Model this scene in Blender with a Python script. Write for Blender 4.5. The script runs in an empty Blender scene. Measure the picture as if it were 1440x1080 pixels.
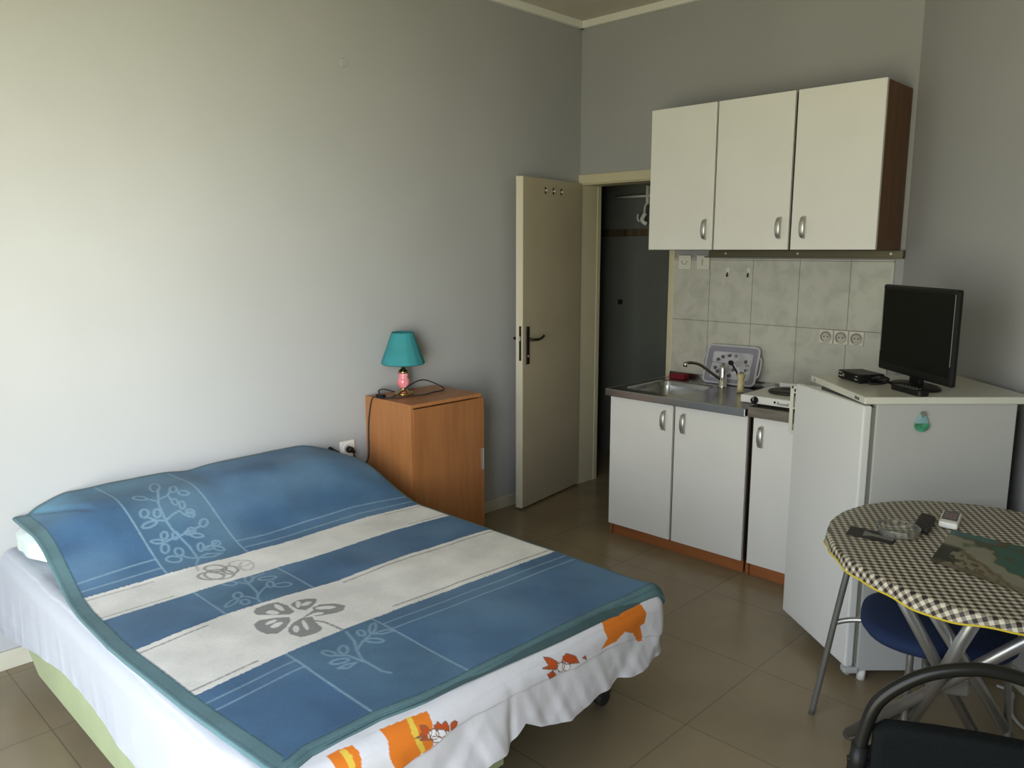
import bpy, bmesh, math, json, random
import numpy as np
from mathutils import Vector, Matrix
random.seed(3); rng = np.random.RandomState(5)
PI = math.pi
S = bpy.context.scene
COL = S.collection
WM = {}

# ------------------------------------------------------------------ materials
def rgb(h):
    h = h.lstrip('#'); v = [int(h[i:i+2], 16)/255 for i in (0, 2, 4)]
    return tuple(x/12.92 if x <= .04045 else ((x+.055)/1.055)**2.4 for x in v)
def mat(name, c, rough=.5, metal=0, var=0.0, vscale=6.0, bump=0.0, bscale=80.0, spec=.5, c2=None, stretch=None, trans=0, ior=1.45, attr=None, sheen=0, coat=0):
    m = bpy.data.materials.new(name); m.use_nodes = True
    nt = m.node_tree; b = nt.nodes['Principled BSDF']
    if isinstance(c, str): c = rgb(c)
    if isinstance(c2, str): c2 = rgb(c2)
    b.inputs['Base Color'].default_value = (*c, 1); b.inputs['Roughness'].default_value = rough
    b.inputs['Metallic'].default_value = metal; b.inputs['Specular IOR Level'].default_value = spec
    b.inputs['Transmission Weight'].default_value = trans; b.inputs['IOR'].default_value = ior
    if sheen: b.inputs['Sheen Weight'].default_value = sheen
    if coat: b.inputs['Coat Weight'].default_value = coat; b.inputs['Coat Roughness'].default_value = .15
    tc = nt.nodes.new('ShaderNodeTexCoord'); mp = nt.nodes.new('ShaderNodeMapping')
    nt.links.new(tc.outputs['Object'], mp.inputs[0])
    if stretch: mp.inputs['Scale'].default_value = stretch
    if var or c2 is not None:
        n = nt.nodes.new('ShaderNodeTexNoise'); n.inputs['Scale'].default_value = vscale; n.inputs['Detail'].default_value = 5
        nt.links.new(mp.outputs[0], n.inputs['Vector'])
        cr = nt.nodes.new('ShaderNodeValToRGB')
        if c2 is None: c2 = tuple(max(0, x*(1-var)) for x in c)
        cr.color_ramp.elements[0].position = .35; cr.color_ramp.elements[1].position = .65
        cr.color_ramp.elements[0].color = (*c, 1); cr.color_ramp.elements[1].color = (*c2, 1)
        nt.links.new(n.outputs['Fac'], cr.inputs[0]); nt.links.new(cr.outputs[0], b.inputs['Base Color'])
    if attr:
        a = nt.nodes.new('ShaderNodeAttribute'); a.attribute_name = attr
        if var:
            mx = nt.nodes.new('ShaderNodeMix'); mx.data_type = 'RGBA'; mx.blend_type = 'MULTIPLY'
            mx.inputs[0].default_value = 1
            cr.color_ramp.elements[0].color = (1, 1, 1, 1); cr.color_ramp.elements[1].color = (1-var, 1-var, 1-var, 1)
            nt.links.new(a.outputs['Color'], mx.inputs[6]); nt.links.new(cr.outputs[0], mx.inputs[7])
            nt.links.new(mx.outputs[2], b.inputs['Base Color'])
        else: nt.links.new(a.outputs['Color'], b.inputs['Base Color'])
    if bump:
        n2 = nt.nodes.new('ShaderNodeTexNoise'); n2.inputs['Scale'].default_value = bscale; n2.inputs['Detail'].default_value = 4
        nt.links.new(mp.outputs[0], n2.inputs['Vector'])
        bp = nt.nodes.new('ShaderNodeBump'); bp.inputs['Strength'].default_value = bump; bp.inputs['Distance'].default_value = .01
        nt.links.new(n2.outputs['Fac'], bp.inputs['Height']); nt.links.new(bp.outputs[0], b.inputs['Normal'])
    return m

M = {}
M['wall'] = mat('wall_paint', (.385,.39,.397), .85, var=.05, vscale=1.6, bump=.04, bscale=60, spec=.2)
M['ceiling'] = mat('ceiling_paint', (.62,.57,.49), .9, var=.04, vscale=2)
M['moulding'] = mat('moulding_white', (.78,.77,.73), .7)
M['cream'] = mat('door_frame_paint', (.62,.57,.40), .45, var=.05, vscale=5)
M['doorleaf'] = mat('door_leaf_paint', (.47,.41,.29), .5, var=.08, vscale=3)
M['dooredge'] = mat('door_edge_paint', (.66,.62,.50), .45)
M['white_lam'] = mat('white_laminate', (.82,.815,.785), .42, var=.03, vscale=4)
M['beech'] = mat('beech_laminate', '#ab7345', .42, c2='#9e683d', vscale=5, stretch=(6,6,.5))
M['beech_red'] = mat('beech_edge', '#74502f', .5, c2='#66452a', vscale=5, stretch=(6,6,.6))
M['beech_plinth'] = mat('beech_plinth', '#a5663a', .5, c2='#935a33', vscale=5, stretch=(.6,6,6))
M['carcass'] = mat('carcass_brown', '#33291f', .6)
M['rail'] = mat('brown_metal_rail', '#6b6552', .35, .6)
M['steel'] = mat('stainless_steel', (.46,.46,.45), .24, 1, var=.15, vscale=9, bump=.03, bscale=30)
M['steel_edge'] = mat('steel_edge', (.50,.52,.53), .3, 1)
M['chrome'] = mat('chrome', (.75,.75,.75), .08, 1)
M['chrome_dark'] = mat('worn_chrome', (.30,.29,.27), .22, 1)
M['alu'] = mat('satin_nickel', (.62,.62,.60), .36, .85)
M['worktop'] = mat('grey_worktop', '#7d766c', .5, c2='#6a645c', vscale=8, stretch=(1,8,8))
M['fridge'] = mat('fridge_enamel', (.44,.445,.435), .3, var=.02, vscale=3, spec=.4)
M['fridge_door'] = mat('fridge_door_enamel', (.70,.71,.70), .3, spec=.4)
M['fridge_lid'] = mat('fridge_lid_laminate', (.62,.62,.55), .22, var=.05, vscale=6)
M['gasket'] = mat('grey_gasket', '#77776f', .7)
M['dark'] = mat('dark_gap', '#1a1a18', .8)
M['black'] = mat('black_plastic', (.009,.009,.009), .4, spec=.25)
M['black_gloss'] = mat('black_screen', (.005,.006,.005), .3, spec=.2)
M['black_soft'] = mat('black_rubber', (.018,.017,.016), .65)
M['black_lever'] = mat('black_lever', (.02,.016,.012), .4, .3)
M['print_grey'] = mat('grey_print', '#3c3c40', .6)
M['print_light'] = mat('light_print', '#a9a9a6', .6)
M['white_pl'] = mat('white_plastic', (.78,.78,.74), .35)
M['ivory'] = mat('ivory_plastic', (.70,.69,.60), .4)
M['socket_hole'] = mat('socket_well', (.50,.49,.43), .5)
M['teal'] = mat('teal_fabric', (.035,.25,.28), .8, var=.12, vscale=14, bump=.15, bscale=200)
M['pink'] = mat('pink_glaze', '#d9707f', .15, c2='#e9a0a4', vscale=22, coat=.5)
M['brass'] = mat('brass', (.55,.43,.18), .2, 1)
M['greenfab'] = mat('green_upholstery', (.36,.41,.235), .9, var=.08, vscale=8, bump=.3, bscale=150)
M['sheet_side'] = mat('white_cotton', (.72,.72,.76), .9, var=.03, vscale=5, bump=.2, bscale=18)
M['pillow'] = mat('pillow_cotton', (.62,.66,.65), .9, c2=(.50,.62,.58), vscale=7, bump=.2, bscale=14)
M['sheet'] = mat('printed_sheet', (.8,.8,.85), .88, attr='Col', bump=.22, bscale=20)
M['spread'] = mat('fleece_spread', (.1,.2,.3), .95, attr='Col', var=.20, vscale=6, bump=.14, bscale=420, spec=.1, sheen=.08)
M['red'] = mat('red_sponge', '#7a1826', .8, bump=.5, bscale=120)
M['tray_frame'] = mat('grey_tray_plastic', '#8f8e9c', .35)
M['tray_rim'] = mat('pale_tray_rim', '#c5c4cc', .3)
M['holder'] = mat('cream_cup', '#d2c9a4', .6, c2='#b9ac7e', vscale=30)
M['iron'] = mat('cast_iron', (.03,.03,.028), .5, .3)
M['hotwhite'] = mat('hotplate_enamel', (.74,.74,.72), .3)
M['glass'] = mat('clear_glass', (.92,.92,.90), .07, trans=.95, ior=1.33)
M['tube'] = mat('grey_steel_tube', (.26,.26,.25), .38, .7)
M['tube_s'] = mat('silver_tube', (.34,.34,.33), .32, .8)
M['navy'] = mat('navy_fabric', (.007,.020,.066), .9, bump=.3, bscale=300)
M['blackfab'] = mat('black_fabric', (.006,.0075,.008), .95, spec=.15, bump=.3, bscale=300)
M['blackpaint'] = mat('black_painted_tube', (.008,.008,.007), .3, spec=.3)
M['yellow'] = mat('yellow_trim', '#c9b22e', .6)
M['base_tile'] = mat('skirting_tile', '#b9b6a4', .35, var=.05, vscale=6)
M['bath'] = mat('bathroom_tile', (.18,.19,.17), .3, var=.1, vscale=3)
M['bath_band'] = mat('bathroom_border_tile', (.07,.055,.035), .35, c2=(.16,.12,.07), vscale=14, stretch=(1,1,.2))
M['fresh_g'] = mat('green_gel', '#2f6a3c', .15, c2='#4aa88a', vscale=24, coat=.4)
M['fresh_b'] = mat('pale_gel', '#8fb2b4', .12, c2='#6c9aa2', vscale=24, coat=.4)
M['winframe'] = mat('white_window_frame', (.8,.8,.8), .4)

def floor_material():
    m = bpy.data.materials.new('floor_tile'); m.use_nodes = True; nt = m.node_tree; b = nt.nodes['Principled BSDF']
    tc = nt.nodes.new('ShaderNodeTexCoord'); mp = nt.nodes.new('ShaderNodeMapping')
    mp.inputs['Location'].default_value = (1.302-1.25+5.07, 5.07+2.34-2.195, 0)
    nt.links.new(tc.outputs['Object'], mp.inputs[0])
    br = nt.nodes.new('ShaderNodeTexBrick'); br.offset = 0; br.squash = 1
    br.inputs['Scale'].default_value = 1; br.inputs['Brick Width'].default_value = .507; br.inputs['Row Height'].default_value = .507
    br.inputs['Mortar Size'].default_value = .0022; br.inputs['Mortar Smooth'].default_value = .2; br.inputs['Bias'].default_value = 0
    br.inputs['Color1'].default_value = (.252,.198,.122, 1); br.inputs['Color2'].default_value = (.266,.211,.132, 1)
    br.inputs['Mortar'].default_value = (.15,.128,.09, 1)
    nt.links.new(mp.outputs[0], br.inputs['Vector'])
    n = nt.nodes.new('ShaderNodeTexNoise'); n.inputs['Scale'].default_value = 3.2; n.inputs['Detail'].default_value = 6
    nt.links.new(tc.outputs['Object'], n.inputs['Vector'])
    cr = nt.nodes.new('ShaderNodeValToRGB'); cr.color_ramp.elements[0].position = .3; cr.color_ramp.elements[1].position = .7
    cr.color_ramp.elements[0].color = (.86,.86,.86,1); cr.color_ramp.elements[1].color = (1.06,1.05,1.03,1)
    nt.links.new(n.outputs['Fac'], cr.inputs[0])
    mx = nt.nodes.new('ShaderNodeMix'); mx.data_type = 'RGBA'; mx.blend_type = 'MULTIPLY'; mx.inputs[0].default_value = 1
    nt.links.new(br.outputs['Color'], mx.inputs[6]); nt.links.new(cr.outputs[0], mx.inputs[7]); nt.links.new(mx.outputs[2], b.inputs['Base Color'])
    b.inputs['Roughness'].default_value = .2; b.inputs['Specular IOR Level'].default_value = .35
    n2 = nt.nodes.new('ShaderNodeTexNoise'); n2.inputs['Scale'].default_value = 9
    nt.links.new(tc.outputs['Object'], n2.inputs['Vector'])
    mr = nt.nodes.new('ShaderNodeMapRange'); mr.inputs[3].default_value = .24; mr.inputs[4].default_value = .28
    nt.links.new(n2.outputs['Fac'], mr.inputs[0]); nt.links.new(mr.outputs[0], b.inputs['Roughness'])
    return m
M['floor'] = floor_material()

def tile_material():
    m = bpy.data.materials.new('kitchen_wall_tile'); m.use_nodes = True; nt = m.node_tree; b = nt.nodes['Principled BSDF']
    tc = nt.nodes.new('ShaderNodeTexCoord'); sp = nt.nodes.new('ShaderNodeSeparateXYZ'); cb = nt.nodes.new('ShaderNodeCombineXYZ')
    nt.links.new(tc.outputs['Object'], sp.inputs[0])
    ax = nt.nodes.new('ShaderNodeMath'); ax.operation = 'ADD'; ax.inputs[1].default_value = 2.4025-2.0175+.268*10
    az = nt.nodes.new('ShaderNodeMath'); az.operation = 'ADD'; az.inputs[1].default_value = -1.193+.80+.352*4
    nt.links.new(sp.outputs[0], ax.inputs[0]); nt.links.new(sp.outputs[2], az.inputs[0])
    nt.links.new(ax.outputs[0], cb.inputs[0]); nt.links.new(az.outputs[0], cb.inputs[1])
    br = nt.nodes.new('ShaderNodeTexBrick'); br.offset = 0; br.squash = 1
    br.inputs['Scale'].default_value = 1; br.inputs['Brick Width'].default_value = .268; br.inputs['Row Height'].default_value = .352
    br.inputs['Mortar Size'].default_value = .0022; br.inputs['Mortar Smooth'].default_value = .1
    br.inputs['Color1'].default_value = (.54,.535,.475,1); br.inputs['Color2'].default_value = (.57,.565,.505,1); br.inputs['Mortar'].default_value = (.27,.265,.22,1)
    nt.links.new(cb.outputs[0], br.inputs['Vector'])
    n = nt.nodes.new('ShaderNodeTexNoise'); n.inputs['Scale'].default_value = 11; n.inputs['Detail'].default_value = 8; n.inputs['Distortion'].default_value = .6
    nt.links.new(tc.outputs['Object'], n.inputs['Vector'])
    cr = nt.nodes.new('ShaderNodeValToRGB'); cr.color_ramp.elements[0].position = .34; cr.color_ramp.elements[1].position = .56
    cr.color_ramp.elements[0].color = (.84,.85,.84,1); cr.color_ramp.elements[1].color = (1,1,1,1)
    nt.links.new(n.outputs['Fac'], cr.inputs[0])
    mx = nt.nodes.new('ShaderNodeMix'); mx.data_type = 'RGBA'; mx.blend_type = 'MULTIPLY'; mx.inputs[0].default_value = 1
    nt.links.new(br.outputs['Color'], mx.inputs[6]); nt.links.new(cr.outputs[0], mx.inputs[7]); nt.links.new(mx.outputs[2], b.inputs['Base Color'])
    b.inputs['Roughness'].default_value = .25
    return m
M['tile'] = tile_material()

def gingham_material():
    m = bpy.data.materials.new('gingham_oilcloth'); m.use_nodes = True; nt = m.node_tree; b = nt.nodes['Principled BSDF']
    uv = nt.nodes.new('ShaderNodeAttribute'); uv.attribute_name = 'flat'
    sp = nt.nodes.new('ShaderNodeSeparateXYZ'); nt.links.new(uv.outputs['Vector'], sp.inputs[0])
    sq = []
    for k in (0, 1):
        a = nt.nodes.new('ShaderNodeMath'); a.operation = 'MULTIPLY'; a.inputs[1].default_value = 1/.0215
        f = nt.nodes.new('ShaderNodeMath'); f.operation = 'FRACT'
        c = nt.nodes.new('ShaderNodeMath'); c.operation = 'GREATER_THAN'; c.inputs[1].default_value = .5
        nt.links.new(sp.outputs[k], a.inputs[0]); nt.links.new(a.outputs[0], f.inputs[0]); nt.links.new(f.outputs[0], c.inputs[0]); sq.append(c)
    s = nt.nodes.new('ShaderNodeMath'); s.operation = 'ADD'; nt.links.new(sq[0].outputs[0], s.inputs[0]); nt.links.new(sq[1].outputs[0], s.inputs[1])
    h = nt.nodes.new('ShaderNodeMath'); h.operation = 'MULTIPLY'; h.inputs[1].default_value = .5; nt.links.new(s.outputs[0], h.inputs[0])
    cr = nt.nodes.new('ShaderNodeValToRGB'); cr.color_ramp.interpolation = 'CONSTANT'
    cr.color_ramp.elements[0].position = 0; cr.color_ramp.elements[0].color = (.56,.53,.42,1)
    e = cr.color_ramp.elements.new(.3); e.color = (.24,.21,.16,1)
    cr.color_ramp.elements[2].position = .8; cr.color_ramp.elements[2].color = (.028,.02,.022,1)
    nt.links.new(h.outputs[0], cr.inputs[0]); nt.links.new(cr.outputs[0], b.inputs['Base Color'])
    b.inputs['Roughness'].default_value = .45; b.inputs['Specular IOR Level'].default_value = .3
    return m
M['gingham'] = gingham_material()

# ------------------------------------------------------------------ mesh building
class MB:
    def __init__(s): s.bm = bmesh.new(); s.mats = []
    def mi(s, m):
        if m is None: return 0
        if m not in s.mats: s.mats.append(m)
        return s.mats.index(m)
    def _merge(s, b, m=None, X=None, smooth=False):
        i = s.mi(m) if m is not None else 0
        if X is not None: b.transform(X)
        for f in b.faces: f.material_index = i; f.smooth = smooth
        me = bpy.data.meshes.new('t'); b.to_mesh(me); b.free(); s.bm.from_mesh(me); bpy.data.meshes.remove(me)
    def box(s, a, b_, bev=0, m=None, X=None, seg=2):
        b = bmesh.new(); bmesh.ops.create_cube(b, size=1)
        c = [(a[i]+b_[i])/2 for i in range(3)]; d = [abs(b_[i]-a[i]) for i in range(3)]
        for v in b.verts: v.co = Vector([v.co[i]*d[i]+c[i] for i in range(3)])
        if bev: bmesh.ops.bevel(b, geom=list(b.edges), offset=min(bev, min(d)*.45), segments=seg, profile=.5, affect='EDGES')
        s._merge(b, m, X, smooth=False); return s
    def cyl(s, p, q, r, r2=None, n=24, m=None, X=None, bev=0):
        p, q = Vector(p), Vector(q); L = (q-p).length; b = bmesh.new()
        bmesh.ops.create_cone(b, cap_ends=True, segments=n, radius1=r, radius2=r if r2 is None else r2, depth=L)
        if bev: bmesh.ops.bevel(b, geom=[e for e in b.edges if len(e.link_faces) == 2 and any(len(f.verts) > 4 for f in e.link_faces)], offset=bev, segments=2, affect='EDGES')
        T = Matrix.Translation((p+q)/2) @ (q-p).to_track_quat('Z', 'Y').to_matrix().to_4x4()
        b.transform(T)
        i = s.mi(m) if m is not None else 0
        if X is not None: b.transform(X)
        for f in b.faces: f.material_index = i; f.smooth = len(f.verts) <= 4
        me = bpy.data.meshes.new('t'); b.to_mesh(me); b.free(); s.bm.from_mesh(me); bpy.data.meshes.remove(me); return s
    def tube(s, pts, r, n=12, sub=6, m=None, X=None, closed=False, flat=1.0, smoothpath=True):
        P = [Vector(p) for p in pts]
        if smoothpath and len(P) > 2:
            Q = []; N = len(P)
            for i in range(N if closed else N-1):
                p0 = P[(i-1) % N] if (closed or i > 0) else P[0]; p1 = P[i]; p2 = P[(i+1) % N]; p3 = P[(i+2) % N] if (closed or i+2 < N) else P[-1]
                for k in range(sub):
                    t = k/sub; Q.append(.5*((2*p1)+(-p0+p2)*t+(2*p0-5*p1+4*p2-p3)*t*t+(-p0+3*p1-3*p2+p3)*t*t*t))
            if not closed: Q.append(P[-1])
            P = Q
        b = bmesh.new(); rings = []; N = len(P); up = None
        for i in range(N):
            a = P[(i-1) % N] if (closed or i > 0) else P[i]; c = P[(i+1) % N] if (closed or i < N-1) else P[i]
            d = (c-a).normalized()
            if up is None: up = Vector((0, 0, 1)) if abs(d.z) < .9 else Vector((1, 0, 0))
            x = d.cross(up).normalized(); up = x.cross(d).normalized()
            rings.append([b.verts.new(P[i]+r*(math.cos(2*PI*k/n)*x+flat*math.sin(2*PI*k/n)*up)) for k in range(n)])
        for i in range(N if closed else N-1):
            A, B = rings[i], rings[(i+1) % N]
            for k in range(n): b.faces.new((A[k], A[(k+1) % n], B[(k+1) % n], B[k]))
        if not closed: b.faces.new(rings[0][::-1]); b.faces.new(rings[-1])
        bmesh.ops.recalc_face_normals(b, faces=b.faces)
        s._merge(b, m, X, smooth=True); return s
    def lathe(s, prof, c=(0,0,0), n=36, m=None, X=None, cap=True):
        b = bmesh.new(); rings = []
        for (r, z) in prof: rings.append([b.verts.new((c[0]+r*math.cos(2*PI*k/n), c[1]+r*math.sin(2*PI*k/n), c[2]+z)) for k in range(n)])
        for A, B in zip(rings, rings[1:]):
            for k in range(n): b.faces.new((A[k], A[(k+1) % n], B[(k+1) % n], B[k]))
        if cap: b.faces.new(rings[0][::-1]); b.faces.new(rings[-1])
        bmesh.ops.recalc_face_normals(b, faces=b.faces)
        s._merge(b, m, X, smooth=True); return s
    def prism(s, poly, z0, z1, m=None, X=None, bev=0, smooth=False):
        b = bmesh.new(); A = [b.verts.new((x, y, z0)) for x, y in poly]; B = [b.verts.new((x, y, z1)) for x, y in poly]; n = len(poly)
        b.faces.new(A[::-1]); b.faces.new(B)
        for k in range(n): b.faces.new((A[k], A[(k+1) % n], B[(k+1) % n], B[k]))
        bmesh.ops.recalc_face_normals(b, faces=b.faces)
        if bev: bmesh.ops.bevel(b, geom=[e for e in b.edges if abs(e.verts[0].co.z-e.verts[1].co.z) < 1e-6], offset=bev, segments=2, affect='EDGES')
        s._merge(b, m, X, smooth=smooth); return s
    def ball(s, c, r, m=None, X=None, n=20):
        b = bmesh.new(); bmesh.ops.create_uvsphere(b, u_segments=n, v_segments=n//2, radius=1)
        rr = r if isinstance(r, (tuple, list)) else (r, r, r)
        for v in b.verts: v.co = Vector([v.co[i]*rr[i]+c[i] for i in range(3)])
        s._merge(b, m, X, smooth=True); return s
    def build(s, name, m=None, parent=None):
        return link(name, s.bm, ([m] if m is not None and not s.mats else (s.mats or [m])), parent)

def link(name, bm, mats, parent=None):
    if parent is None:
        xs = [v.co for v in bm.verts]
        c = Vector(((min(v.x for v in xs)+max(v.x for v in xs))/2, (min(v.y for v in xs)+max(v.y for v in xs))/2, min(v.z for v in xs)))
        W = Matrix.Translation(c)
    else: W = WM[parent]
    bm.transform(W.inverted())
    me = bpy.data.meshes.new(name); bm.to_mesh(me); bm.free()
    for q in mats: me.materials.append(M[q] if isinstance(q, str) else q)
    o = bpy.data.objects.new(name, me); COL.objects.link(o)
    if parent is None: o.location = W.to_translation()
    else: o.parent = parent
    WM[o] = W; return o
def thing(name, label, cat, loc, rz=0, group=None):
    o = bpy.data.objects.new(name, None); COL.objects.link(o); o.empty_display_size = .05
    o.location = loc; o.rotation_euler = (0, 0, rz); WM[o] = Matrix.Translation(loc) @ Matrix.Rotation(rz, 4, 'Z')
    o['label'] = label; o['category'] = cat
    if group: o['group'] = group
    return o
def tag(o, label, cat, group=None):
    o['label'] = label; o['category'] = cat
    if group: o['group'] = group
    return o
def struct(o): o['kind'] = 'structure'; return o
def text_mb(txt, size, X, depth=.0006, bold=False):
    cu = bpy.data.curves.new('t', 'FONT'); cu.body = txt; cu.size = size; cu.extrude = depth; cu.align_x = 'CENTER'; cu.align_y = 'CENTER'; cu.resolution_u = 3
    if bold: cu.offset = size*.02
    o = bpy.data.objects.new('t', cu); COL.objects.link(o)
    dg = bpy.context.evaluated_depsgraph_get(); me = bpy.data.meshes.new_from_object(o.evaluated_get(dg))
    bpy.data.objects.remove(o); mb = MB(); me.transform(X); mb.bm.from_mesh(me); bpy.data.meshes.remove(me); return mb
def frame(o, x, y, z=None):
    x = Vector(x).normalized(); y = Vector(y).normalized(); z = x.cross(y) if z is None else Vector(z).normalized()
    m = Matrix.Identity(4)
    for i, v in enumerate((x, y, z)):
        for k in range(3): m[k][i] = v[k]
    m.translation = Vector(o); return m

XL, YB, ZC = -3.39, 4.13, 3.02      # left wall, back wall, ceiling
YF, XR = -.42, 1.75                # wall behind the camera, far right wall
# ------------------------------------------------------------------ room shell
CW = Vector((-1.35, 4.13, 0)); WD = Vector((-.678, .735, 0)).normalized()   # diagonal wall corner and direction
E_ = CW - WD*3.05
struct(MB().box((-4.45, YF-.2, -.1), (XR+.2, 5.3, 0)).build('floor', 'floor'))
struct(MB().box((-4.45, YF-.2, ZC), (XR+.2, 5.3, ZC+.1)).build('ceiling', 'ceiling'))
struct(MB().box((XL-.15, YF-.15, 0), (XL, YB+.16, ZC)).build('wall_left', 'wall'))
DX0, DX1, DZ = -3.388, -2.66, 2.075
wb = MB().box((XL, YB, DZ), (-1.2, YB+.16, ZC)).box((DX1, YB, 0), (-1.2, YB+.16, DZ)).box((XL, YB, 0), (DX0, YB+.16, DZ))
struct(wb.build('wall_back', 'wall'))
nrm = Vector((WD.y, -WD.x, 0))
def wallslab(a, b, t, z0, z1, m, name):
    n = Vector((b.y-a.y, -(b.x-a.x), 0)).normalized()*t
    return struct(MB().prism([(a.x, a.y), (b.x, b.y), (b.x+n.x, b.y+n.y), (a.x+n.x, a.y+n.y)], z0, z1).build(name, m))
nd = Vector((.735, .678, 0))
wallslab(E_, CW+WD*.0, .15, 0, ZC, 'wall', 'wall_right')
struct(MB().box((E_.x, YF, 0), (E_.x+.15, E_.y+.05, ZC)).build('wall_far_right', 'wall'))
# wall behind the camera with a wide window / balcony door near the bed
WX0, WX1, WZ0, WZ1 = -2.0, .3, .12, 2.4
wf = MB().box((XL, YF-.2, 0), (WX0, YF, ZC)).box((WX1, YF-.2, 0), (XR, YF, ZC)).box((WX0, YF-.2, WZ1), (WX1, YF, ZC)).box((WX0, YF-.2, 0), (WX1, YF, WZ0))
struct(wf.build('wall_front', 'wall'))
w = MB()
for x in (WX0, (WX0+WX1)/2-.03, WX1-.06): w.box((x, YF-.12, WZ0), (x+.06, YF-.05, WZ1), .006)
for z in (WZ0, WZ1-.06): w.box((WX0, YF-.12, z), (WX1, YF-.05, z+.06), .006)
struct(w.build('window_1', 'winframe'))
# cornice and skirting
struct(MB().box((XL, YF, ZC-.045), (XL+.035, YB, ZC), .006).build('trim_1', 'moulding'))
struct(MB().box((XL, YB-.035, ZC-.045), (-1.3, YB, ZC), .006).build('trim_2', 'moulding'))
struct(MB().box((XL, YF, 0), (XL+.012, YB-.08, .075), .003).build('baseboard_left', 'base_tile'))
a, b = E_, CW
o = wallslab(b-nd*.012, a-nd*.012, -.012, 0, .07, 'base_tile', 'baseboard_right')
struct(MB().box((-2.645, 4.118, .80), (-1.39, YB, 1.553)).build('wall_backsplash', 'tile'))
tag_ = None
# bathroom behind the doorway
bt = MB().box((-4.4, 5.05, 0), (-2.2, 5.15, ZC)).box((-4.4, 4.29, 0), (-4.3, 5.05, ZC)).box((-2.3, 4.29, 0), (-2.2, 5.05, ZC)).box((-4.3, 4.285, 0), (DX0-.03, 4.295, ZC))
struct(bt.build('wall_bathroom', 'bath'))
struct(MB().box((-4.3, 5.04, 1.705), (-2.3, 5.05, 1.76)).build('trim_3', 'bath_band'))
# ------------------------------------------------------------------ door
D = struct(thing('door_1', 'x', 'door', (-3.36, YB, 0)))
del D['label'], D['category']
fr = MB().box((DX0-.012, YB-.014, 2.025), (DX1+.02, YB+.005, 2.083), .004).box((DX1-.012, YB-.012, 0), (DX1+.016, YB+.005, 2.03), .004).box((XL+.001, YB-.006, 0), (DX0+.014, YB+.005, 2.03), .002)
fr.box((DX0, YB, 0), (DX0+.016, YB+.165, 2.04), .001).box((DX1-.03, YB, 0), (DX1, YB+.165, 2.04), .002).box((DX0, YB, 2.018), (DX1, YB+.165, 2.045), .002)
fr.box((DX0+.0, YB+.165, 0), (DX0+.02, YB+.20, 2.03))
fr.build('door_frame', 'cream', D)
hinge = Vector((-3.362, 4.118, 0)); dl = Vector((.150, -.989, 0)).normalized(); LW = .672
XD = frame(hinge, dl, (0, 0, 1))          # x along leaf, y up, z = dl x up = faces -x side?
zs = XD.col[2]; sg = 1 if zs[0] > 0 else -1   # sign of the room-facing side
def db(x0, y0, d0, x1, y1, d1, **k): return dict(a=(x0, y0, sg*d0), b=(x1, y1, sg*d1))
leaf = MB(); q = db(0, .012, -.04, LW, 2.028, 0); leaf.box(q['a'], q['b'], .003, X=XD)
LF = leaf.build('door_leaf', 'doorleaf', D)
e = MB(); q = db(LW-.001, .012, -.0395, LW+.0025, 2.027, -.0005); e.box(q['a'], q['b'], .0, X=XD)
q = db(LW-.001, .012, -.05, LW+.0035, 2.03, -.036); e.box(q['a'], q['b'], .002, X=XD)
e.build('door_edge', 'dooredge', LF)
h = MB(); q = db(LW-.062, .915, 0, LW-.03, 1.145, .008); h.box(q['a'], q['b'], .003, X=XD)
h.cyl((LW-.046, 1.068, 0), (LW-.046, 1.068, sg*.045), .009, X=XD)
h.tube([(LW-.046, 1.068, sg*.045), (LW-.09, 1.066, sg*.05), (LW-.13, 1.070, sg*.048), (LW-.165, 1.082, sg*.044)], .008, X=XD, flat=.7)
q = db(LW-.062, .915, -.058, LW-.03, 1.145, -.05); h.box(q['a'], q['b'], .003, X=XD)
h.cyl((LW-.046, 1.068, -sg*.05), (LW-.046, 1.068, -sg*.095), .009, X=XD)
h.tube([(LW-.046, 1.068, -sg*.095), (LW-.1, 1.066, -sg*.1), (LW-.16, 1.08, -sg*.095)], .008, X=XD)
h.build('door_handle', 'black_lever', LF)
kh = MB(); kh.cyl((LW-.046, .965, 0), (LW-.046, .965, sg*.012), .006, X=XD); kh.build('keyhole', 'alu', LF)
lk = MB(); q = db(LW+.001, .94, -.026, LW+.004, 1.15, -.01); lk.box(q['a'], q['b'], .001, X=XD, m='black_lever'); q = db(LW+.002, 1.06, -.024, LW+.012, 1.09, -.014); lk.box(q['a'], q['b'], .001, X=XD, m='alu')
lk.build('lock_plate', None, LF)
for x in (.33, .24, .15):
    pg = MB(); pg.cyl((LW-(LW-x-.0)+.11, 1.958, 0), (LW-(LW-x)+.11, 1.958, sg*.016), .005, X=XD, m='ivory')
    q = db(x+.105, 1.938, 0, x+.115, 1.978, .006); pg.box(q['a'], q['b'], .002, X=XD, m='black_lever')
    pg.build('coat_peg', None, LF)

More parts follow.
